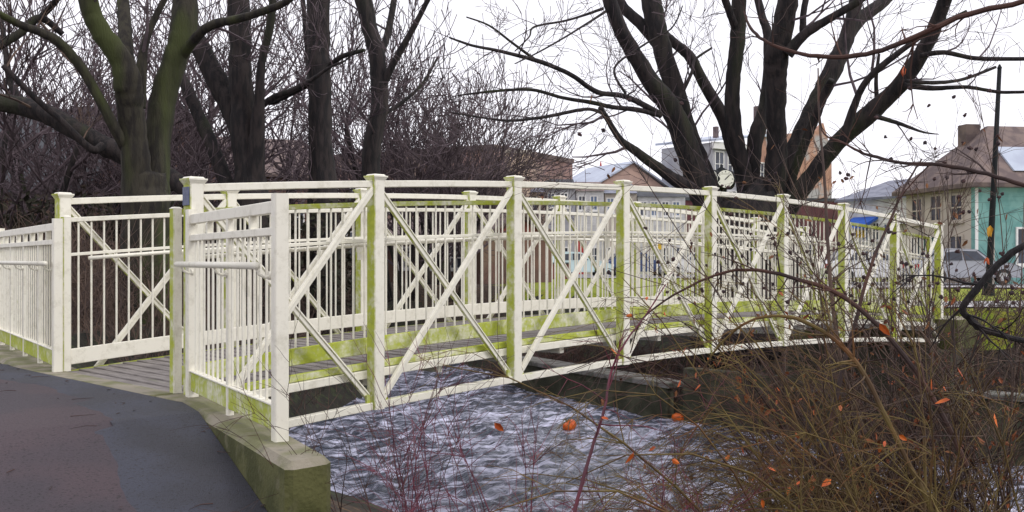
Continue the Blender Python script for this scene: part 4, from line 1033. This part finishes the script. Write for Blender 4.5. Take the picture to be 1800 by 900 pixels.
# the few bright leaves
q = MB()
for px, py, d, s in ((1741,406,3.6,.04),): pass
random.seed(60)
for px, py, d, s, mm, lab in ((1741,406,3.7,.045,M_YLEAF,'bright yellow leaf hanging in front of the dark pole'),(1735,462,3.8,.03,M_ORLEAF,'small red orange leaf just below the yellow one'),(1589,126,3.8,.04,M_ORLEAF,'orange leaf caught high on the thick right hand limb')):
    a = MB(); p0 = at(px, py-10, d)
    for k in range(3): a.leaf(p0, (V((random.uniform(-.4,.4),random.uniform(-.4,.4),-1))).normalized(), s, up=FW*1.0+RT*random.uniform(-1,1))
    o = a.build('dead_leaf', mm, None, False, p0); tag(o, lab, 'leaf')

random.seed(70); q = MB()
for i in range(50):
    y = random.uniform(-3.2, 3.6); x = xe(y)-abs(random.gauss(0, .5))-.02
    if random.random() < .35: y = random.uniform(-5,3); x = xe(y)-random.uniform(.1,3.5)
    z = A(x, y)+.008; an = random.uniform(0, 6.28)
    if random.random() < .6: q.leaf(V((x,y,z)), V((math.cos(an),math.sin(an),random.uniform(0,.25))), random.uniform(.02,.05), up=V((0,.1,1)).cross(V((math.cos(an),math.sin(an),0))).cross(V((math.cos(an),math.sin(an),0)))*-1)
    else: q.tube([V((x,y,z)), V((x+math.cos(an)*.07,y+math.sin(an)*.07,z+.004)), V((x+math.cos(an+.4)*.16,y+math.sin(an+.4)*.16,z))], [.0025,.002,.001], 4)
o = q.build('fallen_leaves', M_BROWN); tag(o, 'brown fallen leaves and twig bits along the edge of the asphalt', 'leaves', kind='stuff')
# ------------------------------------------------------------------ sky, sun, camera
w = bpy.data.worlds.new('World'); scene.world = w; w.use_nodes = True
nt = w.node_tree; N = nt.nodes; L = nt.links
sky = N.new('ShaderNodeTexSky'); sky.sky_type = 'NISHITA'; sky.sun_disc = False
SUN_EL, SUN_AZ = math.radians(42), math.radians(-70)      # azimuth of the sun measured from +X towards +Y
sky.sun_elevation = SUN_EL; sky.sun_rotation = math.pi/2-SUN_AZ
tc = N.new('ShaderNodeTexCoord'); mp = N.new('ShaderNodeMapping'); mp.inputs['Scale'].default_value = (1, 1, 2.5)
L.new(tc.outputs['Generated'], mp.inputs[0])
cn = N.new('ShaderNodeTexNoise'); cn.inputs['Scale'].default_value = 2.2; cn.inputs['Detail'].default_value = 6
L.new(mp.outputs[0], cn.inputs['Vector'])
cr = N.new('ShaderNodeMix'); cr.data_type = 'RGBA'; L.new(cn.outputs['Fac'], cr.inputs['Factor'])
cr.inputs['A'].default_value = (11.4, 11.3, 12.2, 1); cr.inputs['B'].default_value = (13.5, 13.2, 13.9, 1)
mx = N.new('ShaderNodeMix'); mx.data_type = 'RGBA'; mx.inputs['Factor'].default_value = .93
L.new(sky.outputs[0], mx.inputs['A']); L.new(cr.outputs['Result'], mx.inputs['B'])
bg = N['Background']; bg.inputs['Strength'].default_value = .1; L.new(mx.outputs['Result'], bg.inputs['Color'])
sd = bpy.data.lights.new('sun', 'SUN'); sd.energy = 1.2; sd.angle = math.radians(14); sd.color = (1, .97, .93)
so = bpy.data.objects.new('sun', sd); COL.objects.link(so)
dirv = V((math.cos(SUN_AZ)*math.cos(SUN_EL), math.sin(SUN_AZ)*math.cos(SUN_EL), math.sin(SUN_EL)))
so.rotation_euler = dirv.to_track_quat('Z', 'Y').to_euler(); so.location = (0, 0, 30)
cd = bpy.data.cameras.new('camera'); co = bpy.data.objects.new('camera', cd); COL.objects.link(co)
co.location = CAM; co.rotation_euler = (math.pi/2, 0, TH-math.pi/2)
cd.sensor_width = 36; cd.lens = F/1800*36; cd.shift_y = (HY-450)/1800; cd.clip_end = 2000; cd.clip_start = .05
scene.camera = co
scene.view_settings.view_transform = 'Standard'; scene.view_settings.look = 'None'
scene.view_settings.gamma = 1; scene.view_settings.use_curve_mapping = False
scene.view_settings.exposure = 0
scene.cycles.max_bounces = 6; scene.cycles.transparent_max_bounces = 4
